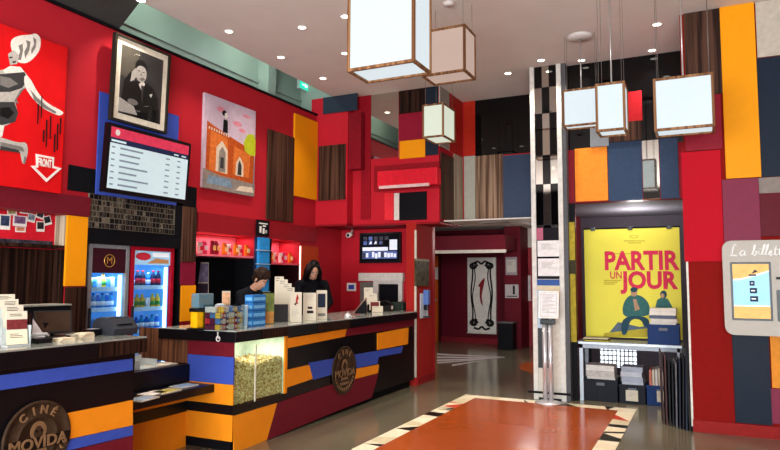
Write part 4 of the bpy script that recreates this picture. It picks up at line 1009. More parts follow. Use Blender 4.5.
    for sg in (1, -1):
        b.ball(Ti @ hp(.078, sg*.03, .008), .012*s, .012*s, .009*s, mat=M('#e8e0d8', .3), seg=10); b.ball(Ti @ hp(.086, sg*.03, .007), .006*s, mat=M('#20140e', .3), seg=8)
        b.tube([Ti @ hp(.086, sg*.014, .03), Ti @ hp(.086, sg*.032, .036), Ti @ hp(.074, sg*.05, .03)], .004*s, 6, mat=HAIR)
    b.ball(Ti @ hp(.095, 0, -.067), .008*s, .022*s, .006*s, mat=M('#9a5048', .5), seg=10)
    mk('eyes_and_lips', b, None, root)
    return root
PLAT = .10
p = pX(313, 274, -5.0)
struct('floor_staff', B().box(-5.44, -4.82, c1y, 8.4, 0, PLAT), M('#3a3430', .6))
person((-5.02, p.y-.02, PLAT), -44, 1.69, 38, .10, 'person with long dark hair in black looking down at the far counter', 'long', reach=.34, turn=0)
p = pX(258, 275, -4.98)
person((-5.16, p.y-.22, PLAT), 2, 1.55, 40, .34, 'person with short curly dark hair in dark clothes bending over the counter', 'short', cloth=CLOTH2, reach=.30, turn=4)

# ================================================================== BACK WALL, LEFT PART
panelY('cladding_panel', 'dark wood panel on the red block right of the tall orange panel', YC, (318.5, 345, 145, 200), WOOD)
panelY('cladding_panel', 'dark slate panel at ceiling height above the red corner block', YC, (323, 357, 86, 112), M('#2a3440', .45))
x1b = rY(YC, 318, 347.5, 113, 221)[1]
q0 = pX(347, 150, x1b).z
mk('cladding_panel', B().box(x1b+.002, x1b+.22, YC+.02, 8.79, pY(352, 170, 8.7).z, pY(352, 114, 8.7).z, bev=.004), M('#7e1420', .4), label='dark red box panel projecting at the end of the red block', cat='wall panel')
def pb(lab, px, mat, c=8.8, th=.02): return panelY('cladding_panel', lab, c, px, mat, th)
pb('dark red vertical strip left of the wall mirror', (361, 370.5, 88, 219), M('#8e1420', .4))
mr = panelY('mirror_panel', 'tall mirror panel beside dark wood and orange panels over the air conditioner', 8.8, (371, 398.5, 88, 158), MIRROR, .015, 'mirror')
pb('dark wood square panel right of the wall mirror', (399, 425, 84, 112.5), DWOOD)
pb('dark red square between wood and orange squares by the mirror', (399, 425, 113, 139.5), M('#8a1a30', .4))
pb('small orange square panel right of the wall mirror bottom', (399.5, 425, 140, 158), ORANGE)
pb('dark slate strip behind the small hanging lantern', (425.5, 438, 84, 155), M('#222a36', .4))
pb('bright red strip under the air conditioner, left of white strip', (384.5, 393.5, 193, 220), M('#e0303a', .45))
pb('narrow white strip under the air conditioner', (394, 399, 193, 220), M('#d8cfc8', .45))
pb('black square panel below the air conditioner', (399.5, 426.5, 192, 220), BLACKM)
# air conditioner set in its red recess
x0, x1, z0, z1 = rY(8.8, 374.5, 440, 164, 190)
t = thing('air_conditioner', ((x0+x1)/2, 8.8, z0), 'red painted wall air conditioner with a pale outlet flap', 'air conditioner')
mk('surround', B().box(x0, x1, 8.775, 8.799, z0, z1), M('#8e1620', .45), t)
a0, a1, az0, az1 = rY(8.6, 377, 437, 169, 186)
mk('case', B().box(a0, a1, 8.6, 8.774, az0, az1, bev=.02), M('#d02030', .4), t)
mk('outlet_flap', B().box(a0+.04, a1-.12, 8.585, 8.6, az0-.02, az0+.025, bev=.004), M('#d8b8b4', .4), t)
# side face of the block
XSD = -3.47
def ps(lab, px, mat, th=.02): return panelX('cladding_panel', lab, XSD, px, mat, th)
ps('pale grey upper strip above and beside the small lantern', (440, 449.5, 82, 148), M('#a8a49a', .5))
ps('red upper strip catching light left of the black glass', (450, 464, 82, 155), M('#c0302a', .45))  # brighter red puts the light on this strip into its colour
ps('dark wood lower strip at the outer corner of the block', (441.5, 454, 155, 220), WOOD)
ps('pale wood lower strip in the inner corner beside the grey green strip', (454.5, 464.5, 156, 221), LWOOD)
def pc(lab, px, mat, th=.02): return panelY('cladding_panel', lab, 9.8, px, mat, th)
pc('orange red upper strip left of the black glass panel', (463.5, 475, 70, 155), M('#b82c1c', .45))
pc('grey green lower strip left of the striped wood panel', (464, 475.2, 156, 220), GREYP)
pc('striped zebra wood panel above the corridor opening', (475, 503.2, 155, 220), ZEBRA)
pc('slate blue panel above the corridor opening beside the mirrored column', (503, 532, 154.5, 219), SLATE)
panelY('glass_panel', 'large black glass panel reflecting ceiling lights above zebra wood and slate', 9.8, (474.8, 534, 66, 154.5), BGLASS, .015, 'glass panel')
mk('air_vent', B().box(-3.0, -2.6, 9.3, 9.5, 2.40, 2.41, bev=.002), M('#8a8a88', .5), label='grey slot vent in the passage ceiling', cat='vent')

# screen, hatch and small things under the soffit
x0, x1, z0, z1 = rY(9.38, 359.5, 400.5, 232.5, 263)
R = rectY(9.38, x0, x1, z0, z1)
t = thing('foyer_screen', ((x0+x1)/2, 9.45, z0), 'wall screen showing a grid of film pictures above the serving hatch', 'screen')
mk('casing', slab(B(), R, 0, 0, 1, 1, -.05, 0, BLACK), None, t)
mk('wall_mount', B().box((x0+x1)/2-.1, (x0+x1)/2+.1, 9.43, 9.449, (z0+z1)/2-.08, (z0+z1)/2+.08), BLACKM, t)
E1 = M('#0c0e14', .3); EB = M('#c8ccd8', .4, emit=.7); EM = M('#4a5a90', .4, emit=.6); EK = M('#3a3a44', .4, var=.5, scale=40, emit=.4)
pol = [(E1, sq(.04, .06, .96, .95))]
random.seed(11)
for i in range(5):
    for j in range(2):
        if not (i == 4 and j == 0): pol.append((random.choice([EK, EM, EK]), sq(.10+.13*i, .60+.15*j, .19+.13*i, .72+.15*j)))
for i in range(4): pol.append((random.choice([EB, EM]), [(.12+.12*i, .62), (.17+.12*i, .74), (.19+.12*i, .64)]))
pol += [(EB, sq(.74, .42, .92, .76)), (EM, sq(.08, .14, .92, .38)), (EB, sq(.08, .40, .70, .52))]
for i in range(11): pol.append((random.choice([EB, EB, EK, EM]), sq(.09+.075*i, .15+random.random()*.06, .15+.075*i, .30+random.random()*.08)))
mk('display', art(B(), R, pol, .001, .0002), None, t)
x0, x1, z0, z1 = rY(9.45, 361, 405, 273, 281); zb_ = pY(385, 312, 9.45).z; xi0, xi1, _, zi = rY(9.45, 379.5, 399.5, 284, 300)
t = thing('serving_hatch', ((x0+x1)/2, 9.45, Z2-.1), 'white serving hatch with a dark opening below the wall screen', 'hatch')
mk('lintel', B().box(x0, x1, 9.36, 9.449, z0, z1, bev=.004), M('#d6d0c6', .5), t)
b = B(); b.box(xi0-.09, xi0, 9.40, 9.449, zb_, z0); b.box(xi1, xi1+.07, 9.40, 9.449, zb_, z0); b.box(xi0, xi1, 9.40, 9.449, rY(9.45, 379.5, 399.5, 284, 300)[3], z0)
mk('frame', b, M('#d6d0c6', .5), t)
mk('dark_opening', B().box(xi0, xi1, 9.435, 9.449, zb_, z0-.02), BLACKM, t)
mk('grey_cabinet', B().box(x0, xi0-.1, 9.42, 9.449, zb_, z0-.02), M('#77716a', .5), t)
p = pX(351, 287, XL+.02)
x0, x1, z0, z1 = rY(9.44, 347, 356, 283, 291)
t = thing('keypad', ((x0+x1)/2, 9.45, z0), 'small white plate with a blue square on the red wall by the hatch', 'keypad')
mk('plate', B().box(x0, x1, 9.43, 9.449, z0, z1, bev=.004), WHITE, t); mk('window', B().box(x0+.035, x1-.03, 9.426, 9.43, z0+.03, z1-.03), BLUE, t)
p = pY(350, 233, 9.3)
t = thing('security_camera', (p.x, 9.45, p.z-.05), 'small white security camera under the red soffit beside the screen', 'camera')
mk('bracket', B().tube([(p.x, 9.45, p.z+.06), (p.x, 9.38, p.z+.06), (p.x, 9.34, p.z)], .014), M('#b8a8a4', .4), t)
b = B(); b.tube([(p.x-.03, 9.42, p.z-.01), (p.x+.02, 9.2, p.z-.045)], .04, 12)
hs = mk('housing', b, M('#c8bcb8', .4), t); mk('lens', B().ball((p.x+.021, 9.195, p.z-.046), .025), BLACK, t)
x0, x1, z0, z1 = rY(9.43, 356.5, 363, 268, 272)
# sanitiser point on the wall end
fW = XS+.002
y0, y1, z0, z1 = rX(XS+.03, 416, 429, 259, 286)
t = thing('notice_board', (XS, (y0+y1)/2, z0), 'dark green notice board on the brick red wall end above the sanitiser', 'board')
mk('board', B().box(XS+.001, XS+.03, y0, y1, z0, z1, bev=.003), M('#2a2c1e', .5, var=.6, scale=14, second='#5a5238'), t)
mk('top_edge', B().box(XS+.001, XS+.034, y0, y1, z1-.035, z1), M('#8a8466', .5), t)
y0, y1, z0, z1 = rX(XS+.02, 421, 428.5, 290, 318)
t = thing('sanitiser_dispenser', (XS, (y0+y1)/2, z0), 'hand sanitiser dispenser with a pale backing plate on the wall end', 'dispenser')
ym = (y0+y1)/2
mk('back_plate', B().box(XS+.001, XS+.012, y0, y1, z0, z1-.05, bev=.002), M('#c8d0d8', .4), t)
mk('tank', B().box(XS+.012, XS+.09, ym-.05, ym+.05, z0+.20, z1, bev=.015), M('#5a78b8', .3), t)
mk('pump', B().box(XS+.012, XS+.08, ym-.035, ym+.035, z0+.12, z0+.2, bev=.01), BLACK, t)
mk('drip_tray', B().box(XS+.012, XS+.10, ym-.06, ym+.06, z0+.01, z0+.03, bev=.004), M('#3a4048', .4), t)

# ================================================================== CORRIDOR
x0, x1, z0, z1 = rY(15.24, 467.5, 496, 257.5, 332.5)
R = rectY(15.24, x0, x1, z0, z1)
t = thing('art_panel', ((x0+x1)/2, 15.3, z0), 'tall white panel with black curling ornament and a red figure one', 'picture')
mk('panel', B().box(x0, x1, 15.241, 15.298, z0, z1, bev=.004), M('#d8d4cc', .5), t)
pol = []
def curl(pts, w_, mat=G1):
    o = []
    for i in range(len(pts)-1):
        (u0, v0), (u1, v1) = pts[i], pts[i+1]
        du, dv = u1-u0, v1-v0; l = math.hypot(du*.4, dv); nx, ny = -dv/l*w_*1.5, du*.4/l*w_*.6
        o.append((mat, [(u0-nx, v0-ny), (u1-nx, v1-ny), (u1+nx, v1+ny), (u0+nx, v0+ny)]))
    return o
for sg in (0, 1):
    X_ = lambda u: u if not sg else 1-u
    for off, w_ in ((.0, .018), (.07, .012)):
        pol += curl([(X_(.16+off+.05*math.sin(v*9+off*9)*(1 if off else .6)), .10+.8*v) for v in [i/16 for i in range(17)]], w_)
    for cv, r0 in ((.88, .11), (.12, .12)):
        for k in range(2):
            pol += curl([(X_(.24+(.1+.06*k)*(1-i/14)*math.cos(i*.6+k)*1.2), cv+(.05)*(1-i/14)*math.sin(i*.6+k)) for i in range(14)], .022)
    pol += curl([(X_(.25), .93), (X_(.38), .95), (X_(.5), .91)], .02); pol += curl([(X_(.22), .06), (X_(.38), .04), (X_(.5), .08)], .022)
RF = M('#7a1c20', .5)
pol += [(RF, [(.36, .60), (.44, .66), (.58, .72), (.62, .73), (.58, .62), (.52, .54), (.5, .46), (.53, .40), (.55, .34), (.48, .39), (.44, .45), (.43, .52), (.45, .6), (.40, .62)])]
mk('ornament', art(B(), R, pol, .002, .00005), None, t)
mk('lower_frame', B().box(x0-.01, x1+.01, 15.22, 15.24, z0-.03, z0), M('#c8c4bc', .5), t)
x0, x1, z0, z1 = rY(14.58, 505.5, 517, 257, 275)
t = thing('notice', ((x0+x1)/2, 14.6, z0), 'grey framed notice on the dark red corridor pillar, above the number plate', 'notice')
mk('plate', B().box(x0, x1, 14.58, 14.598, z0, z1, bev=.003), M('#8a8488', .5), t)
mk('print', art(B(), rectY(14.58, x0, x1, z0, z1), [(G4, sq(.1, .15, .9, .85))]+txt(.75, 5, G3), .001, .0003), None, t)
x0, x1, z0, z1 = rY(14.57, 505, 518.5, 284.5, 298)
t = thing('number_plate', ((x0+x1)/2, 14.6, z0), 'grey plate with a black number 1 on the corridor pillar', 'sign')
mk('plate', B().box(x0, x1, 14.57, 14.598, z0, z1, bev=.004), M('#aaa6a6', .5), t)
text('numeral', '1', .26, (x0+(x1-x0)*.66, 14.566, (z0+z1)/2+.02), (1, 0, 0), (0, 0, 1), BLACK, t, bold=.012)
mk('underline', B().box(x0+.03, x1-.03, 14.566, 14.57, z0+.03, z0+.05), BLACK, t)
p = pY(507, 343, 14.3)
t = thing('waste_bin', (p.x, 14.3, 0), 'black waste bin in the corridor beneath the number plate', 'bin')
zt = pY(507, 322, 14.2).z
mk('body', B().box(p.x-.16, p.x+.18, 14.12, 14.45, 0, zt-.03, bev=.01), BLACKM, t)
mk('rim', B().box(p.x-.17, p.x+.19, 14.11, 14.46, zt-.03, zt, bev=.006), M('#5a585a', .4), t)
x0, x1, z0, z1 = rY(15.2, 527, 533, 275, 298)
mk('notice', B().box(-3.9, -3.7, 15.27, 15.318, 1.05, 1.65, mat=M('#c8c0c0', .5), bev=.003), None, label='pale notice on the light red wall at the corridor end', cat='notice')
dx1 = pY(440.5, 300, 15.25).x
d = thing('door_1', (dx1-.45, 15.27, 0), 'orange corridor door behind the brick red wall end', 'door'); d['kind'] = 'structure'
mk('leaf', B().box(dx1-.9, dx1-.05, 15.25, 15.29, 0, 2.15), M('#c0581a', .4), d)
mk('frame', B().box(dx1-.05, dx1, 15.22, 15.299, 0, 2.2), M('#3a0c12', .4), d)
mk('handle', B().box(dx1-.14, dx1-.10, 15.2, 15.25, 1.0, 1.05, bev=.004), CHROME, d)
mk('door_plate', B().box(dx1-.28, dx1-.06, 15.235, 15.249, 1.55, 1.85, bev=.003), M('#c8c0b8', .5), d)

# ================================================================== MIRRORED COLUMN
YCo = 8.55
cx0, cx1, _, _ = rY(YCo, 532, 565.5, 230, 240)
t = thing('mirrored_post', ((cx0+cx1)/2, YCo+.15, 0), 'floor to ceiling column of black and mirrored tiles in white edging', 'column')
wd = cx1-cx0
mk('core', B().box(cx0+.02, cx1-.01, YCo+.01, YCo+.30, 0, CZ-.002), DGREY, t)
e = M('#d6d4cc', .4)
for a in (cx0, cx1-.075*1.1):
    mk('edge_strip', B().box(a, a+.06, YCo-.02, YCo+.012, 0, CZ-.002, bev=.003), e, t)
mk('side_strip', B().box(cx1-.02, cx1+.03, YCo+.0, YCo+.3, 0, CZ-.002), M('#55575a', .35), t)
ix0, ix1 = cx0+.06, cx1-.0825; tw = (ix1-ix0)/3
rows = [45, 87, 113, 155, 184, 225, 244]
zr = [min(CZ-.003, pY(548, y, YCo).z) for y in [60]+rows[1:]]; zr[0] = CZ-.003
for r in range(6):
    for c in range(3):
        blk = (r+c) % 2 == 0
        if r >= 4: blk = (r+c) % 2 == 0
        mk('black_tile' if blk else 'mirror_tile', B().box(ix0+tw*c+.003, ix0+tw*(c+1)-.003, YCo, YCo+.012, zr[r+1]+.003, zr[r]-.003), BGLASS if blk else MIRROR, t)
def cp_(name, px, mat, th=.006): 
    x0, x1, z0, z1 = rY(YCo-th, *px); return mk(name, B().box(x0, x1, YCo-th, YCo, z0, z1), mat, t)
cp_('lower_board', (535, 562, 240, 398), M('#d2cec2', .5), .003)
cp_('dark_backing', (536.5, 561.5, 228, 279), M('#141016', .5), .006)
cp_('pink_slip', (536.5, 543, 228, 240), M('#b06078', .4), .008)  # plain pink slip, without a mirror surface
cp_('blue_band', (533, 564, 279.5, 285.5), M('#3a5a9a', .4), .010)
cp_('cream_band', (533.5, 563.5, 286, 298), M('#d6c8a6', .5), .010)
cp_('black_strip', (535.5, 551, 316, 368), BLACK, .007)
for (px, lb) in (((537.5, 562, 240.5, 256.5), 'white notice on the column, upper of two above the blue band'), ((538, 561.5, 258.5, 276), 'white notice on the column directly above the blue band'), ((534, 546, 290, 328), 'pale blue notice on the column behind the chrome stand')):
    x0, x1, z0, z1 = rY(YCo-.012, *px); R = rectY(YCo-.012, x0, x1, z0, z1); b = B(); slab(b, R, 0, 0, 1, 1, -.0015, 0, M('#b8ccdc', .6) if 'blue notice' in lb else M('#e8e6e4', .6))
    art(b, R, txt(.8, 8, G4), .0006, .00005); mk('notice', b, None, label=lb, cat='notice', group='notices on the column')
mk('foot_rail', B().box(cx0-.06, cx1+.04, YCo-.09, YCo-.06, .09, .115), BLACKM, label='low black rail across the foot of the mirrored column', cat='rail')
bpy.data.objects['foot_rail']
for o in [o for o in bpy.data.objects if o.name == 'foot_rail']:
    pass

# chrome stand with a paper holder
p = pZ(548.5, 403.5, 0)
t = thing('sign_stand', (p.x, p.y, .0065), 'chrome post stand holding a white sheet in front of the column', 'stand')
mk('base', B().lathe([(.17, .0065), (.17, .015), (.12, .03), (.03, .04), (.001, .04)], (p.x, p.y, 0), 32, CHROME), None, t)
k = mpp(p); zt = pY(549, 318, p.y).z
for s in (-1, 1): mk('post', B().lathe([(.03, .03), (.03, zt)], (p.x+s*.036, p.y, 0), 16, CHROME), None, t)
mk('collar', B().box(p.x-.08, p.x+.1, p.y-.05, p.y+.04, zt-.08, zt-.01, bev=.01), BLACK, t)
x0, x1, z0, z1 = rY(p.y-.05, 538.5, 558.5, 291, 318); R = Rect((x0, p.y-.07, z0), (x1-x0, 0, 0), (0, .05, z1-z0))
b = B(); slab(b, R, 0, 0, 1, 1, -.008, 0, M('#ecebe6', .35)); art(b, R, [(G4, sq(.1, .05, .9, .95)), (M('#e6e6e6', .5), sq(.12, .06, .88, .94))]+txt(.85, 14, G4, .18), .0006, .00004)
mk('sheet_holder', b, None, t)

# ================================================================== DOORWAY WALL
def pd(lab, px, mat, th=.02, c=YB): return panelY('cladding_panel', lab, c, px, mat, th)
pd('orange panel over the doorway beside the mirrored column', (575, 607.5, 147.5, 201), M('#e8892a', .45))
pd('wide slate blue panel over the doorway, between orange and mirror', (608, 642, 141.5, 200.5), M('#2f405a', .45))
panelY('mirror_panel', 'narrow mirror strip over the doorway between two slate blue panels', YB, (642.5, 659.5, 140, 199), MIRROR, .016, 'mirror')
pd('narrow slate blue panel over the doorway beside the red pillar', (660, 678.5, 138, 198.5), M('#2f405a', .45))
pd('dark red strip at the left of the orange panel', (568.5, 574.5, 150, 201), M('#7a1420', .45))
panelY('glass_panel', 'black glass wall panel behind the three hanging lanterns on the right', YB, (567.5, 686, 52, 146), BGLASS, .012, 'glass panel')
pd('small red panel on the black glass behind the lanterns', (628, 642, 91, 121), M('#b02028', .45), .02, YB-.012)
pd('small dark wood panel on the black glass above the slate panel', (609, 641.5, 121.5, 141), WOOD, .02, YB-.012)
pd('dull grey panel on the glass above the orange panel', (590, 608.5, 121, 146.5), M('#7a8086', .3), .02, YB-.012)
x0 = ox0
mk('black_jamb', B().box(-1.585, x0-.0, YB-.03, YB-.002, 0, oz-.005), BLACKM, label='black door jamb between mirrored column and storage doorway', cat='door jamb')
a0, a1, b0, b1 = rY(YB-.06, 570, 575.5, 222, 342)
t = thing('rolled_banner', ((a0+a1)/2, YB-.06, 0), 'tall narrow yellow strip on the black door jamb', 'banner')  # plain yellow strip fixed to the jamb
mk('strip', B().box(a0, a1, YB-.062, YB-.034, b0, b1, bev=.004), M('#a8942c', .5, var=.25), t)
mk('dark_clip', B().box(a0-.01, a1+.01, YB-.066, YB-.034, (b0+b1)/2+.1, (b0+b1)/2+.28), M('#3a3420', .5), t)
# poster on its stand
PYW = 9.25
x0, x1, z0, z1 = rY(PYW, 585, 681, 228.5, 338)
R = rectY(PYW, x0, x1, z0, z1)
t = thing('film_poster', ((x0+x1)/2, PYW, z0), 'large yellow film poster with red title standing behind the storage table', 'poster')
YL = M('#e6dc52', .5, var=.03, scale=3)
mk('sheet', slab(B(), R, 0, 0, 1, 1, -.01, 0, YL), None, t)
mk('top_bar', B().box(x0-.01, x1+.01, PYW-.005, PYW+.02, z1, z1+.02), BLACKM, t)
for u in (.1, .5, .9): mk('clip', B().box(x0+(x1-x0)*u-.03, x0+(x1-x0)*u+.03, PYW-.012, PYW+.022, z1-.02, z1+.03, bev=.004), BLACK, t)
for u in (.04, .96): mk('leg', B().box(x0+(x1-x0)*u-.015, x0+(x1-x0)*u+.015, PYW+.012, PYW+.04, 0, z1), BLACKM, t)
TR = M('#d03050', .5); H_ = z1-z0; W_ = x1-x0
def uvp(px, py): q = pY(px, py, PYW-.002); return q
q = uvp(640.2, 261.5); text('title_lettering', 'PARTIR', .345, (q.x, PYW-.004, q.z), (1, 0, 0), (0, 0, 1), TR, t, bold=.012, sx=.83)
q = uvp(649, 281); text('title_lettering', 'JOUR', .31, (q.x, PYW-.004, q.z), (1, 0, 0), (0, 0, 1), TR, t, bold=.012, sx=.9)
q = uvp(616, 275.5); text('title_lettering', 'UN', .135, (q.x, PYW-.004, q.z), (1, 0, 0), (0, 0, 1), TR, t, bold=.002, sx=.8)
fP = lambda x, y: pY(x, y, PYW)
TEAL = M('#3a6a68', .6, var=.15); TEALD = M('#2a4a58', .6); SB = M('#5a6a78', .6); SK2 = M('#b09070', .6); SNOW = M('#c8c898', .6); OL = M('#b8a83a', .6)
pol = [(SB, [(609, 333), (618, 322), (640, 327), (666, 322), (668, 333)]), (TEAL, [(622, 308), (626, 298), (632, 294.5), (640, 295), (648, 301), (651, 312), (648, 316), (624, 318)]), (SK2, ell(634, 292, 3.4, 4.5)), (TEALD, ell(634, 289.6, 3.6, 2.6)),
       (SK2, [(633, 299), (636, 299), (640, 309), (635, 311)]), (TEALD, [(622, 316), (648, 316), (650, 327), (644, 327), (641, 319), (630, 319), (627, 335), (621, 335)]), (TEAL, [(655, 310), (657, 300), (662, 297), (668, 299), (673, 308), (672, 315), (655, 315)]), (TEALD, ell(663.5, 294.5, 3.4, 4)), (SK2, ell(662.5, 295.8, 2, 2.4)),
       (SB, [(653, 315), (672, 315), (672, 324), (655, 324)]), (OL, [(604, 333), (650, 328), (680, 333), (680, 337), (604, 337)])]
for i in range(7): pol.append((OL, sq(604+i*10, 253.2, 611+i*10, 253.9)))
for i in range(3): pol.append((OL, sq(604, 280+1.8*i, 621-i*3, 280.9+1.8*i)))
pol += [(OL, ell(634, 236.5, 4.5, 1.6)), (YL, ell(634, 236.5, 3.6, 1.1)), (OL, sq(624, 240.5, 645, 241.2)), (OL, sq(628, 242.5, 641, 243.1))]
pol = [(mt_, pts) for mt_, pts in pol]
base_ = [q for q in pol if q[0] in (SB, OL, YL) and min(p[0] for p in q[1]) < 653 or q[0] is YL or q[0] is OL]
figs = [q for q in pol if q not in base_]
mk('poster_print', artpx(B(), fP, (0, -1, 0), base_, .0012, .0002), None, t)
mk('printed_figure', artpx(B(), fP, (0, -1, 0), [q for q in figs if max(p[0] for p in q[1]) < 652.9], .006, .0002), None, t)
mk('printed_figure', artpx(B(), fP, (0, -1, 0), [q for q in figs if max(p[0] for p in q[1]) >= 652.9], .006, .0002), None, t)
# storage table
ty0, ty1 = YB+.02, YB+.52
tx0, tx1, _, _ = rY(ty0, 576.5, 683, 342, 346); tz = pY(630, 343.5, ty0).z
t = thing('storage_table', ((tx0+tx1)/2, (ty0+ty1)/2, 0), 'grey metal table in the storage doorway carrying a blue crate', 'table')
mk('tabletop', B().box(tx0, tx1, ty0, ty1, tz-.035, tz, bev=.004), STEEL, t)
mk('apron', B().box(tx0+.03, tx1-.03, ty0+.02, ty0+.045, tz-.085, tz-.035), M('#8a9098', .4, .3), t)
for x in (tx0+.03, tx1-.07):
    for y in (ty0+.02, ty1-.06): mk('leg', B().box(x, x+.045, y, y+.045, 0, tz-.035), M('#a8b0b8', .4, .3), t)
def crate(px, ycen, col, z, label, group, contents=None, depth=.36, lab=None):
    x0, x1, z0, z1 = rY(ycen, *px); z1 = z+(z1-z0); yb_ = ycen+depth; th = .012
    t = thing('crate', ((x0+x1)/2, ycen+depth/2, z), label, 'crate', group)
    b = B(); b.box(x0, x1, ycen, ycen+th, z, z1, bev=.003); b.box(x0, x1, yb_-th, yb_, z, z1, bev=.003); b.box(x0, x0+th, ycen+th, yb_-th, z, z1); b.box(x1-th, x1, ycen+th, yb_-th, z, z1); b.box(x0+th, x1-th, ycen+th, yb_-th, z, z+th)
    mk('shell', b, col, t)
    b = B(); b.box(x0-.006, x1+.006, ycen-.008, ycen, z1-.03, z1)
    for i in range(6): xx = x0+.02+(x1-x0-.04)*i/5; b.box(xx-.004, xx+.004, ycen-.006, ycen, z+.01, z1-.03)
    mk('rim', b, col, t)
    mk('handle_slot', B().box((x0+x1)/2-.05, (x0+x1)/2+.05, ycen-.010, ycen-.008, z1-.075, z1-.04, bev=.0005), M('#6a7078', .5), t)
    if lab:
        u0, u1, v0, v1 = lab; R = rectY(ycen-.0105, x0+(x1-x0)*u0, x0+(x1-x0)*u1, z+(z1-z)*v0, z+(z1-z)*v1); b = B(); slab(b, R, 0, 0, 1, 1, -.003, 0, PAPER); art(b, R, txt(.85, 10, G4, .1), .0005, .00005); mk('paper_label', b, None, t)
    return x0, x1, ycen, yb_, z, z1
CB = M('#1c2028', .45); CBL = M('#1a3566', .45)
yc_ = YB+.06
def pile(name, x0, x1, y0, y1, z0, z1, n, mats, label, cat, group, jit=.012):
    hh = (z1-z0)/n
    for i in range(n):
        dx, dy = random.uniform(-jit, jit), random.uniform(-jit, jit)
        mk(name, B().box(x0+jit+dx, x1-jit+dx, y0+jit+dy, y1-jit+dy, z0+hh*i, z0+hh*(i+1)-.0015, mat=mats[i % len(mats)], bev=.002), None, label=label(i, n) if callable(label) else label, cat=cat, group=group)
c1 = crate((584, 617.5, 381, 403), yc_, CB, .001, 'black crate of grey bundles under the left of the storage table', 'crates under the storage table')
nth = ['bottom', 'second', 'third', 'fourth', 'fifth', 'sixth', 'seventh', 'eighth', 'ninth', 'tenth']
GB1 = M('#b8b4ae', .6, var=.2, scale=40); GB2 = M('#d0cec8', .6); 
ze = pY(600, 365.5, yc_+.02).z
pile('leaflet_bundle', c1[0]+.02, c1[1]-.02, c1[2]+.02, c1[3]-.03, .014, ze, 6, [GB1, GB2], lambda i, n: f'grey leaflet bundle, {nth[i]} from the bottom in the left black crate', 'leaflets', 'bundles in the left black crate')
c2 = crate((619.5, 645.5, 387, 406), yc_+.01, CB, .001, 'black crate with a white paper label under the middle of the table', 'crates under the storage table', lab=(.25, .72, .15, .72))
ze = pY(633, 367, yc_+.03).z
pile('leaflet_bundle', c2[0]+.015, c2[1]-.015, c2[2]+.02, c2[3]-.03, .014, ze, 7, [M('#9ea6b4', .6), M('#b4bac4', .6)], lambda i, n: f'pale blue grey leaflet bundle, {nth[i]} from the bottom in the labelled black crate', 'leaflets', 'bundles in the labelled black crate')
c3 = crate((647, 676, 388, 408), yc_+.02, CBL, .001, 'blue crate with a paper label under the right end of the table', 'crates under the storage table', lab=(.35, .6, .2, .75))
for i in range(5):
    x0 = c3[0]+.03+i*.035; ze = pY(655, 366+abs(i-2)*2, yc_+.05).z
    mk('folder', B().box(x0, x0+.028, c3[2]+.03, c3[3]-.04, .014, ze-.02*(i % 3), mat=[M('#c87868', .6), PAPER, M('#d8d4cc', .6), PAPER, M('#c8b8b0', .6)][i], bev=.002), None, label=['pinkish folder upright in the blue crate under the table', 'white folder next to the pinkish one in the blue crate', 'pale grey folder in the middle of the blue crate', 'fourth folder from the left in the blue crate under the table', 'beige folder at the right in the blue crate under the table'][i], cat='folder', group='folders in the lower blue crate')
c4 = crate((647.5, 679.5, 325, 345), ty0+.03, CBL, tz+.001, 'blue crate of magazines standing on the storage table', None, depth=.32)
ze = pY(664, 308.5, ty0+.05).z
pile('magazine', c4[0]+.02, c4[1]-.02, c4[2]+.02, c4[3]-.03, tz+.015, ze, 10, [M('#d6d2c8', .6), M('#5a6478', .6), M('#e0dcd0', .6)], lambda i, n: f'magazine, {nth[i]} from the bottom of the pile in the blue table crate', 'magazine', 'magazines in the blue table crate', .01)
p = pY(596, 340, ty0+.1)
pile('flyer', p.x-.16, p.x+.17, ty0+.06, ty0+.30, tz+.001, tz+.045, 3, [M('#c8b830', .6), M('#2a2a2e', .5), M('#b8b090', .6)], lambda i, n: f'{["yellow", "dark", "cream"][i]} flyer sheet, {nth[i]} from the bottom at the left of the storage table', 'flyer', 'flyers on the storage table')
# leaning posters beside the pillar
x0 = -.47
cols_ = ['#3a2422', '#4a2a2a', '#18181c', '#101218', '#5a5a60', '#1a1e2e', '#16161a', '#232a3a', '#15151a']
for i in range(9):
    p = pZ(664.5+3.3*i, 424+1.0*i, 0); pt = pY(662+3.7*i, [352, 356, 360, 362, 363, 360, 357, 352, 350][i], p.y+.2)
    a = Vector((p.x, p.y, .002)); tp = Vector((min(pt.x, -.19), p.y+.12, pt.z)); dv = Vector((-.04, .45, 0)).normalized()*.5
    n_ = (tp-a).cross(dv).normalized()*.014
    b = B(); b.poly([a, a+dv, tp+dv, tp], n_, M(cols_[i], .45, var=.25, scale=15))
    mk('rolled_poster_board', b, None, label=['brown poster board leaning at the far left of the row by the pillar', 'second brown poster board from the left leaning by the red pillar', 'black poster board third from the left of the leaning row', 'black poster board fourth from the left of the leaning row', 'grey edged poster board in the middle of the leaning row', 'dark blue poster board right of the grey edged one', 'third poster board from the right in the row by the pillar', 'slate blue poster board second from the right in the row', 'black poster board nearest the red pillar edge'][i], cat='poster board', group='poster boards leaning by the red pillar')

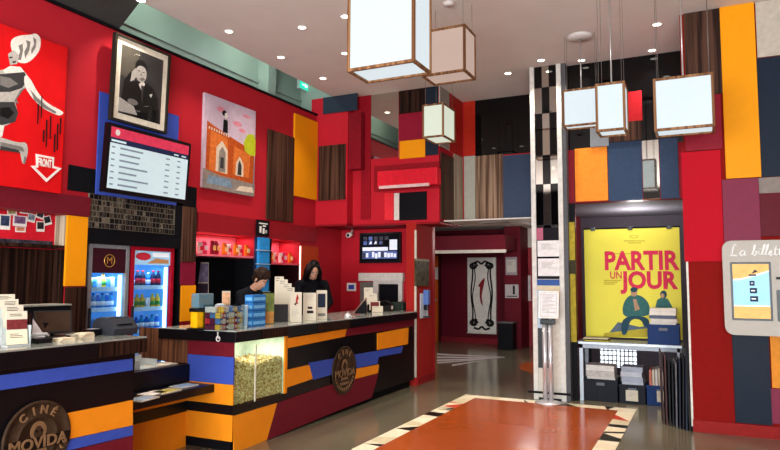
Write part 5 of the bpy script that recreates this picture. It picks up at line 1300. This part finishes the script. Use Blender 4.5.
# ================================================================== RIGHT PILLAR WALL
def pr(lab, px, mat, th=.02): return panelY('cladding_panel', lab, YP, px, mat, th)
pr('dark wood panel at the ceiling left of the tall orange panel', (684.5, 721.5, 3, 95), WOOD, .03)
pr('dark red panel between wood and bright red behind the large right lantern', (684.5, 721.5, 95.5, 150), M('#8a1c2c', .45), .026)
pr('large bright red panel left of the kiosk', (682.8, 722.5, 151, 261.5), M('#b81a29', .75, var=.02, spec=.03), .016)
pr('tall orange panel at the top of the right wall', (722.5, 757.5, -6, 178), M('#ee9a10', .45, var=.02), .045)
pr('plum panel directly under the tall orange panel', (723, 760, 178.5, 245), PLUM, .045)
pr('cream panel at the upper right beside the tall orange panel', (756, 800, -10, 55), M('#b8b0a0', .5), .02)
pr('dark navy panel at the right edge beside the tall orange panel', (757.5, 805, 55.5, 176), M('#1c2634', .45), .02)
pr('narrow taupe panel below the navy panel at the right edge', (758.5, 805, 176.5, 192.5), M('#857c74', .45), .02)
pr('dark maroon panel above the right part of the kiosk', (759.5, 805, 193, 236), M('#5c1420', .45), .02)
pr('dark navy panel beneath the kiosk', (733.5, 770.5, 326, 424), M('#141e2c', .4), .02)
pr('orange panel beneath the right part of the kiosk', (771, 805, 328, 389), M('#d8882a', .45), .02)
pr('plum panel near the floor below the orange one under the kiosk', (771.5, 805, 389.5, 425), PLUM, .02)
# ticket kiosk
KY = YP-.15
k0, k1, kz0, kz1 = rY(KY, 723.5, 862, 239.5, 337)
R = rectY(KY, k0, k1, kz0, kz1)
t = thing('ticket_kiosk', ((k0+k1)/2, YP-.08, kz0), 'pale grey rounded self service ticket kiosk with a blue touch screen', 'kiosk')
def rr(x0, x1, z0, z1, r, y, n=6):
    o = []
    for cx_, cz_, a0 in ((x1-r, z1-r, 0), (x0+r, z1-r, 90), (x0+r, z0+r, 180), (x1-r, z0+r, 270)):
        for i in range(n+1):
            a = math.radians(a0+90*i/n); o.append(Vector((cx_+r*math.cos(a), y, cz_+r*math.sin(a))))
    return o
mk('housing', B().poly(rr(k0, k1, kz0, kz1, .085, KY), (0, .148-.03, 0)), M('#b6b2a8', .5, var=.03), t)
s0, s1, sz0, sz1 = rY(KY, 731, 772, 262, 320.5)
mk('screen_bezel', B().poly(rr(s0, s1, sz0, sz1, .01, KY-.006), (0, .0055, 0)), BLACK, t)
R = rectY(KY-.0065, s0+.02, s1-.02, sz0+.02, sz1-.02)
EBL = M('#8fc4e8', .3, emit=.55); EOR = M('#d8a860', .3, emit=.45); EDB = M('#101c34', .3, emit=.3); EWH = M('#d8e8f0', .3, emit=.6)
pol = [(EBL, sq(0, 0, 1, 1)), (EOR, [(0, .72), (0, 1), (1, 1), (1, .88), (.6, .80), (.3, .74)]), (EWH, [(0, .72), (.3, .74), (.6, .8), (1, .88), (1, .85), (.6, .77), (.3, .715), (0, .69)]), (EOR, sq(0, 0, 1, .22)), (EWH, sq(0, .22, 1, .24)),
       (EDB, sq(.46, .60, .60, .69)), (EDB, sq(.46, .46, .66, .56)), (EDB, sq(.46, .31, .68, .41)), (EWH, sq(.5, .64, .56, .655)), (EWH, sq(.5, .5, .6, .52)), (EWH, sq(.5, .35, .62, .37)), (EDB, sq(.45, .78, .65, .81)), (EDB, [(.52, .82), (.62, .9), (.7, .86)])]
mk('display', art(B(), R, pol, .0005, .0002), None, t)
r0 = rY(KY, 777, 800, 290, 322)
mk('payment_recess', B().poly(rr(*r0, .015, KY-.004), (0, .0035, 0)), BLACK, t)
mk('card_slot', B().poly(rr(*rY(KY, 776, 800, 277, 279.5), .003, KY-.004), (0, .0035, 0)), DGREY, t)
# handwritten style lettering "La billetterie"
def script(s, x, z, h):
    S_ = {'L': ([[(.5, .95), (.35, 1.1), (.25, .9), (.25, .2), (.1, 0), (.35, .05), (.75, 0)]], .8), 'a': ([[(.45, .45), (.2, .5), (.05, .2), (.2, 0), (.42, .15), (.47, .45), (.47, .1), (.62, .05)]], .62), ' ': ([], .4),
          'b': ([[(0, .1), (.2, .7), (.25, 1.05), (.12, 1.0), (.12, .1), (.3, 0), (.42, .25), (.3, .4), (.5, .35)]], .5), 'i': ([[(0, .1), (.12, .45), (.12, .1), (.28, .08)], [(.14, .64), (.15, .68)]], .28), 'l': ([[(0, .1), (.2, .7), (.2, 1.1), (.1, 1.0), (.1, .1), (.28, .08)]], .28),
          'e': ([[(0, .15), (.28, .25), (.25, .45), (.1, .4), (.08, .1), (.25, 0), (.4, .12)]], .4), 't': ([[(.15, .9), (.13, .15), (.25, .03), (.38, .1)], [(0, .55), (.36, .6)]], .36), 'r': ([[(0, .1), (.12, .5), (.2, .42), (.35, .45), (.3, .1), (.42, .08)]], .42)}
    b = B()
    for ch in s:
        st, adv = S_[ch]
        for pl in st: b.tube([(x+u*h+v*h*.18, KY-.003, z+v*h) for u, v in pl], h*.07, 6)
        x += adv*h*1.02
    return b
p = pY(729, 256, KY)
mk('lettering', script('La billetterie', p.x, p.z-.0, .105), M('#f4f4f0', .5), t)

# ================================================================== LAMPS
LAMPW = M('#6c7376', .7, var=.01, emit=4.3); LAMPP = M('#6e6058', .7, var=.01, emit=2.9); LAMPG = M('#6c7066', .7, var=.01, emit=4.2)
def lantern(cx_, cy_, zb, sx, sy, h, mat, label, rz=0, rod=False, lumens=30):
    t = thing('hanging_lantern', (cx_, cy_, zb), label, 'lantern', None)
    e_ = .0115
    b = B(); x0, x1, y0, y1 = cx_-sx/2, cx_+sx/2, cy_-sy/2, cy_+sy/2; z0, z1 = zb, zb+h
    for x in (x0, x1):
        for y in (y0, y1): b.box(x-e_, x+e_, y-e_, y+e_, z0-e_, z1+e_)
    for z in (z0, z1):
        for x in (x0, x1): b.box(x-e_, x+e_, y0+e_, y1-e_, z-e_, z+e_)
        for y in (y0, y1): b.box(x0+e_, x1-e_, y-e_, y+e_, z-e_, z+e_)
    mk('wood_frame', b, EDGEW, t)
    b = B(); b.box(x0, x1, y0-.001, y0+.004, z0, z1); b.box(x0, x1, y1-.004, y1, z0, z1); b.box(x0-.001, x0+.004, y0, y1, z0, z1); b.box(x1-.004, x1+.001, y0, y1, z0, z1); b.box(x0, x1, y0, y1, z0+.004, z0+.008)
    mk('diffuser', b, mat, t)
    mk('top_bar', B().box(x0, x1, cy_-.012, cy_+.012, z1, z1+.014), EDGEW, t)
    if rod: mk('rod', B().tube([(cx_, cy_, z1), (cx_, cy_, CZ-.03)], .008), M('#b8b4b0', .3, .6), t)
    for x in (x0+.02, x1-.02):
        for y in (y0+.02, y1-.02): mk('suspension_wire', B().tube([(x, y, z1), (x, y, CZ-.002)], .0022, 6), M('#77706a', .4, .5), t)
    mk('ceiling_rose', B().lathe([(.001, CZ-.03), (.05 if not rod else .13, CZ-.03), (.06 if not rod else .15, CZ-.001), (.001, CZ-.001)], (cx_, cy_, 0), 24, M('#d8d4ce', .5)), None, t)
    if rz:
        t.rotation_euler[2] = math.radians(rz)
    return t
def S(k, v): return v*k
def lamp_at(q, k, sx, sy, h, mat, label, rz=0, rod=False, ax=.5, ay=.5):
    """q: bottom corner nearest the viewer on the right, seen at this height"""
    zb = H+1.3*k; p = pZ(q[0], q[1], zb)
    return lantern(p.x-sx/2, p.y+sy/2, zb, sx, sy, h, mat, label, rz, rod)
lamp_at((413.5, 60.5), 1.22, .54, .31, .62, LAMPW, 'largest hanging lantern, cut by the top of the picture')
lamp_at((464.5, 70), 1.6, .45, .32, .46, LAMPP, 'dimmer pinkish hanging lantern beside the largest one')
lamp_at((443, 135.5), 1.45, .28, .43, .43, LAMPG, 'small low hanging lantern in front of the back wall panels')
lamp_at((714, 125), 1.06, .48, .29, .47, LAMPW, 'wide hanging lantern in front of the red pillar, nearest on the right', 0, True)
lamp_at((598, 123), 1.38, .385, .17, .42, LAMPW, 'square hanging lantern beside the mirrored column', 0, True)
lamp_at((624.8, 128.5), 1.1, .25, .26, .45, LAMPW, 'narrow hanging lantern between the two wider ones on the right', 0, True)

# recessed ceiling spots
spots = [(141, 0), (229, 31), (302, 27), (281, 57), (345, 16), (345, 53), (323, 78), (657, 24), (652, 50), (581.5, 60), (541, 60), (550, 71), (508, 73), (761, 15)]
pts = [pZ(x, y, CZ) for x, y in spots]
extra = [Vector((-4.85, y, CZ)) for y in (3.6, 2.6, 1.6)] + [Vector((x, y, CZ)) for x in (-3.4, -1.6, .4, 2.4) for y in (.5, 3.0)] + [Vector((2.4, 5.6, CZ)), Vector((.6, 5.4, CZ))]  # out-of-view spots toward the entrance, added for their light
LW = ['at the top left edge, above the framed portrait', 'second along the left wall, above the castle painting', 'in the second row from the left wall, middle of the ceiling', 'third along the left wall', 'near the largest lantern, upper of two', 'near the largest lantern, lower of two', 'farthest along the left wall, above the corner', 'upper of two over the right lanterns', 'lower of two over the right lanterns', 'above the square lantern by the column', 'just left of the square lantern near the column', 'directly in front of the mirrored column top', 'above the black glass panel over the corridor', 'at the top right corner over the orange panel']
proto = None
for i, p in enumerate(pts+extra):
    lb = 'small recessed ceiling spot '+LW[i] if i < len(LW) else 'small recessed ceiling spot added unseen above the entrance side of the foyer'
    if proto is None:
        proto = thing('recessed_spotlight', (p.x, p.y, CZ), lb, 'ceiling light', 'recessed ceiling spots')
        mk('trim_ring', B().lathe([(.06, -.006), (.046, -.009), (.044, -.001), (.06, -.001), (.06, -.006)], p, 24, M('#d0ccc4', .4)), None, proto)
        mk('lens', B().lathe([(.001, -.008), (.044, -.007), (.044, -.002), (.001, -.002)], p, 20, M('#fff4e2', .4, emit=7.0)), None, proto)
    else: dup(proto, p, lb, 'recessed ceiling spots')
    L_ = bpy.data.lights.new('spot', 'SPOT'); L_.energy = 110 if p.x > -4.5 else 80; L_.spot_size = math.radians(95); L_.spot_blend = .9; L_.color = (1, .9, .78); L_.shadow_soft_size = .012
    lo = bpy.data.objects.new('spot', L_); COL.objects.link(lo); lo.location = p-Vector((0, 0, .022))
def area(name, loc, rot, sx, sy, en, col=(1, 1, 1)):
    L_ = bpy.data.lights.new(name, 'AREA'); L_.shape = 'RECTANGLE'; L_.size = sx; L_.size_y = sy; L_.energy = en; L_.color = col
    o = bpy.data.objects.new(name, L_); COL.objects.link(o); o.location = loc; o.rotation_euler = [math.radians(a) for a in rot]; return o
area('entrance_daylight', (-.5, -3.9, 1.7), (115, 0, 0), 7.6, 3.0, 1350, (.92, .97, 1))
def point(name, loc, en, col, r=.12):
    L_ = bpy.data.lights.new(name, 'POINT'); L_.energy = en; L_.color = col; L_.shadow_soft_size = r
    o = bpy.data.objects.new(name, L_); COL.objects.link(o); o.location = loc; return o
point('corridor_fill', (-3.0, 12.2, 2.35), 75, (1, .95, .9)); point('corridor_fill', (-5.4, 11.6, 2.3), 40, (1, .95, .9))  # unseen point lights added to brighten the corridor ceiling

point('storage_fill', (-.9, 10.3, 2.3), 26, (1, .97, .95)); area('storage_fill', (-.8, 8.98, 2.55), (0, 0, 0), .9, .15, 4, (1, .97, .95))  # fill added out of sight to lift the storage room ceiling
point('upper_gap_fill', (-5.6, 5.6, 4.95), 11, (.85, 1, .92), .1); point('upper_gap_fill', (-5.6, 7.4, 4.95), 11, (.85, 1, .92), .1)  # added fill without a fixture, evens out the pale green wall
area('niche_lamp', (-5.72, (yp2+yn1)/2, ZB-.02), (0, 0, 0), .12, yn1-yp2-.1, 5, (1, .75, .75))
area('niche_lamp', (-5.72, (yn2+yn3)/2, ZB-.02), (0, 0, 0), .12, yn3-yn2-.1, 3, (1, .75, .75))
area('pin_board_light', (xb+.2, 3.0, ZN-.02), (0, 0, 0), .1, 1.0, 5, (1, .95, .9))  # area light facing down from the top of the snapshot niche
for f_ in (fr1, fr2): area('fridge_lamp', (-5.66, (f_[2]+f_[3])/2, f_[4]-.03), (0, 25, 0), .1, .35, 2.6, (.7, .88, 1))
area('hatch_lamp', (-4.9, 9.1, 2.34), (0, 0, 0), .5, .3, 1.2, (1, .9, .85))  # area light facing down under the soffit by the hatch
area('bin_lamp', (XS-.2, (wy0+wy1)/2, .958), (0, 0, 0), .3, .5, 4, (1, .98, .9))
wd_ = bpy.data.worlds.new('world'); scn.world = wd_; wd_.use_nodes = True
wn_ = wd_.node_tree.nodes; bg = wn_['Background']; sky = wn_.new('ShaderNodeTexSky'); sky.sky_type = 'HOSEK_WILKIE'
wd_.node_tree.links.new(sky.outputs[0], bg.inputs[0]); bg.inputs[1].default_value = .6
scn.view_settings.view_transform = 'Standard'; scn.view_settings.look = 'None'; scn.view_settings.gamma = 1; scn.view_settings.exposure = 0
scn.view_settings.use_curve_mapping = False
scn.cycles.use_denoising = True; scn.cycles.max_bounces = 8; scn.cycles.sample_clamp_indirect = 4
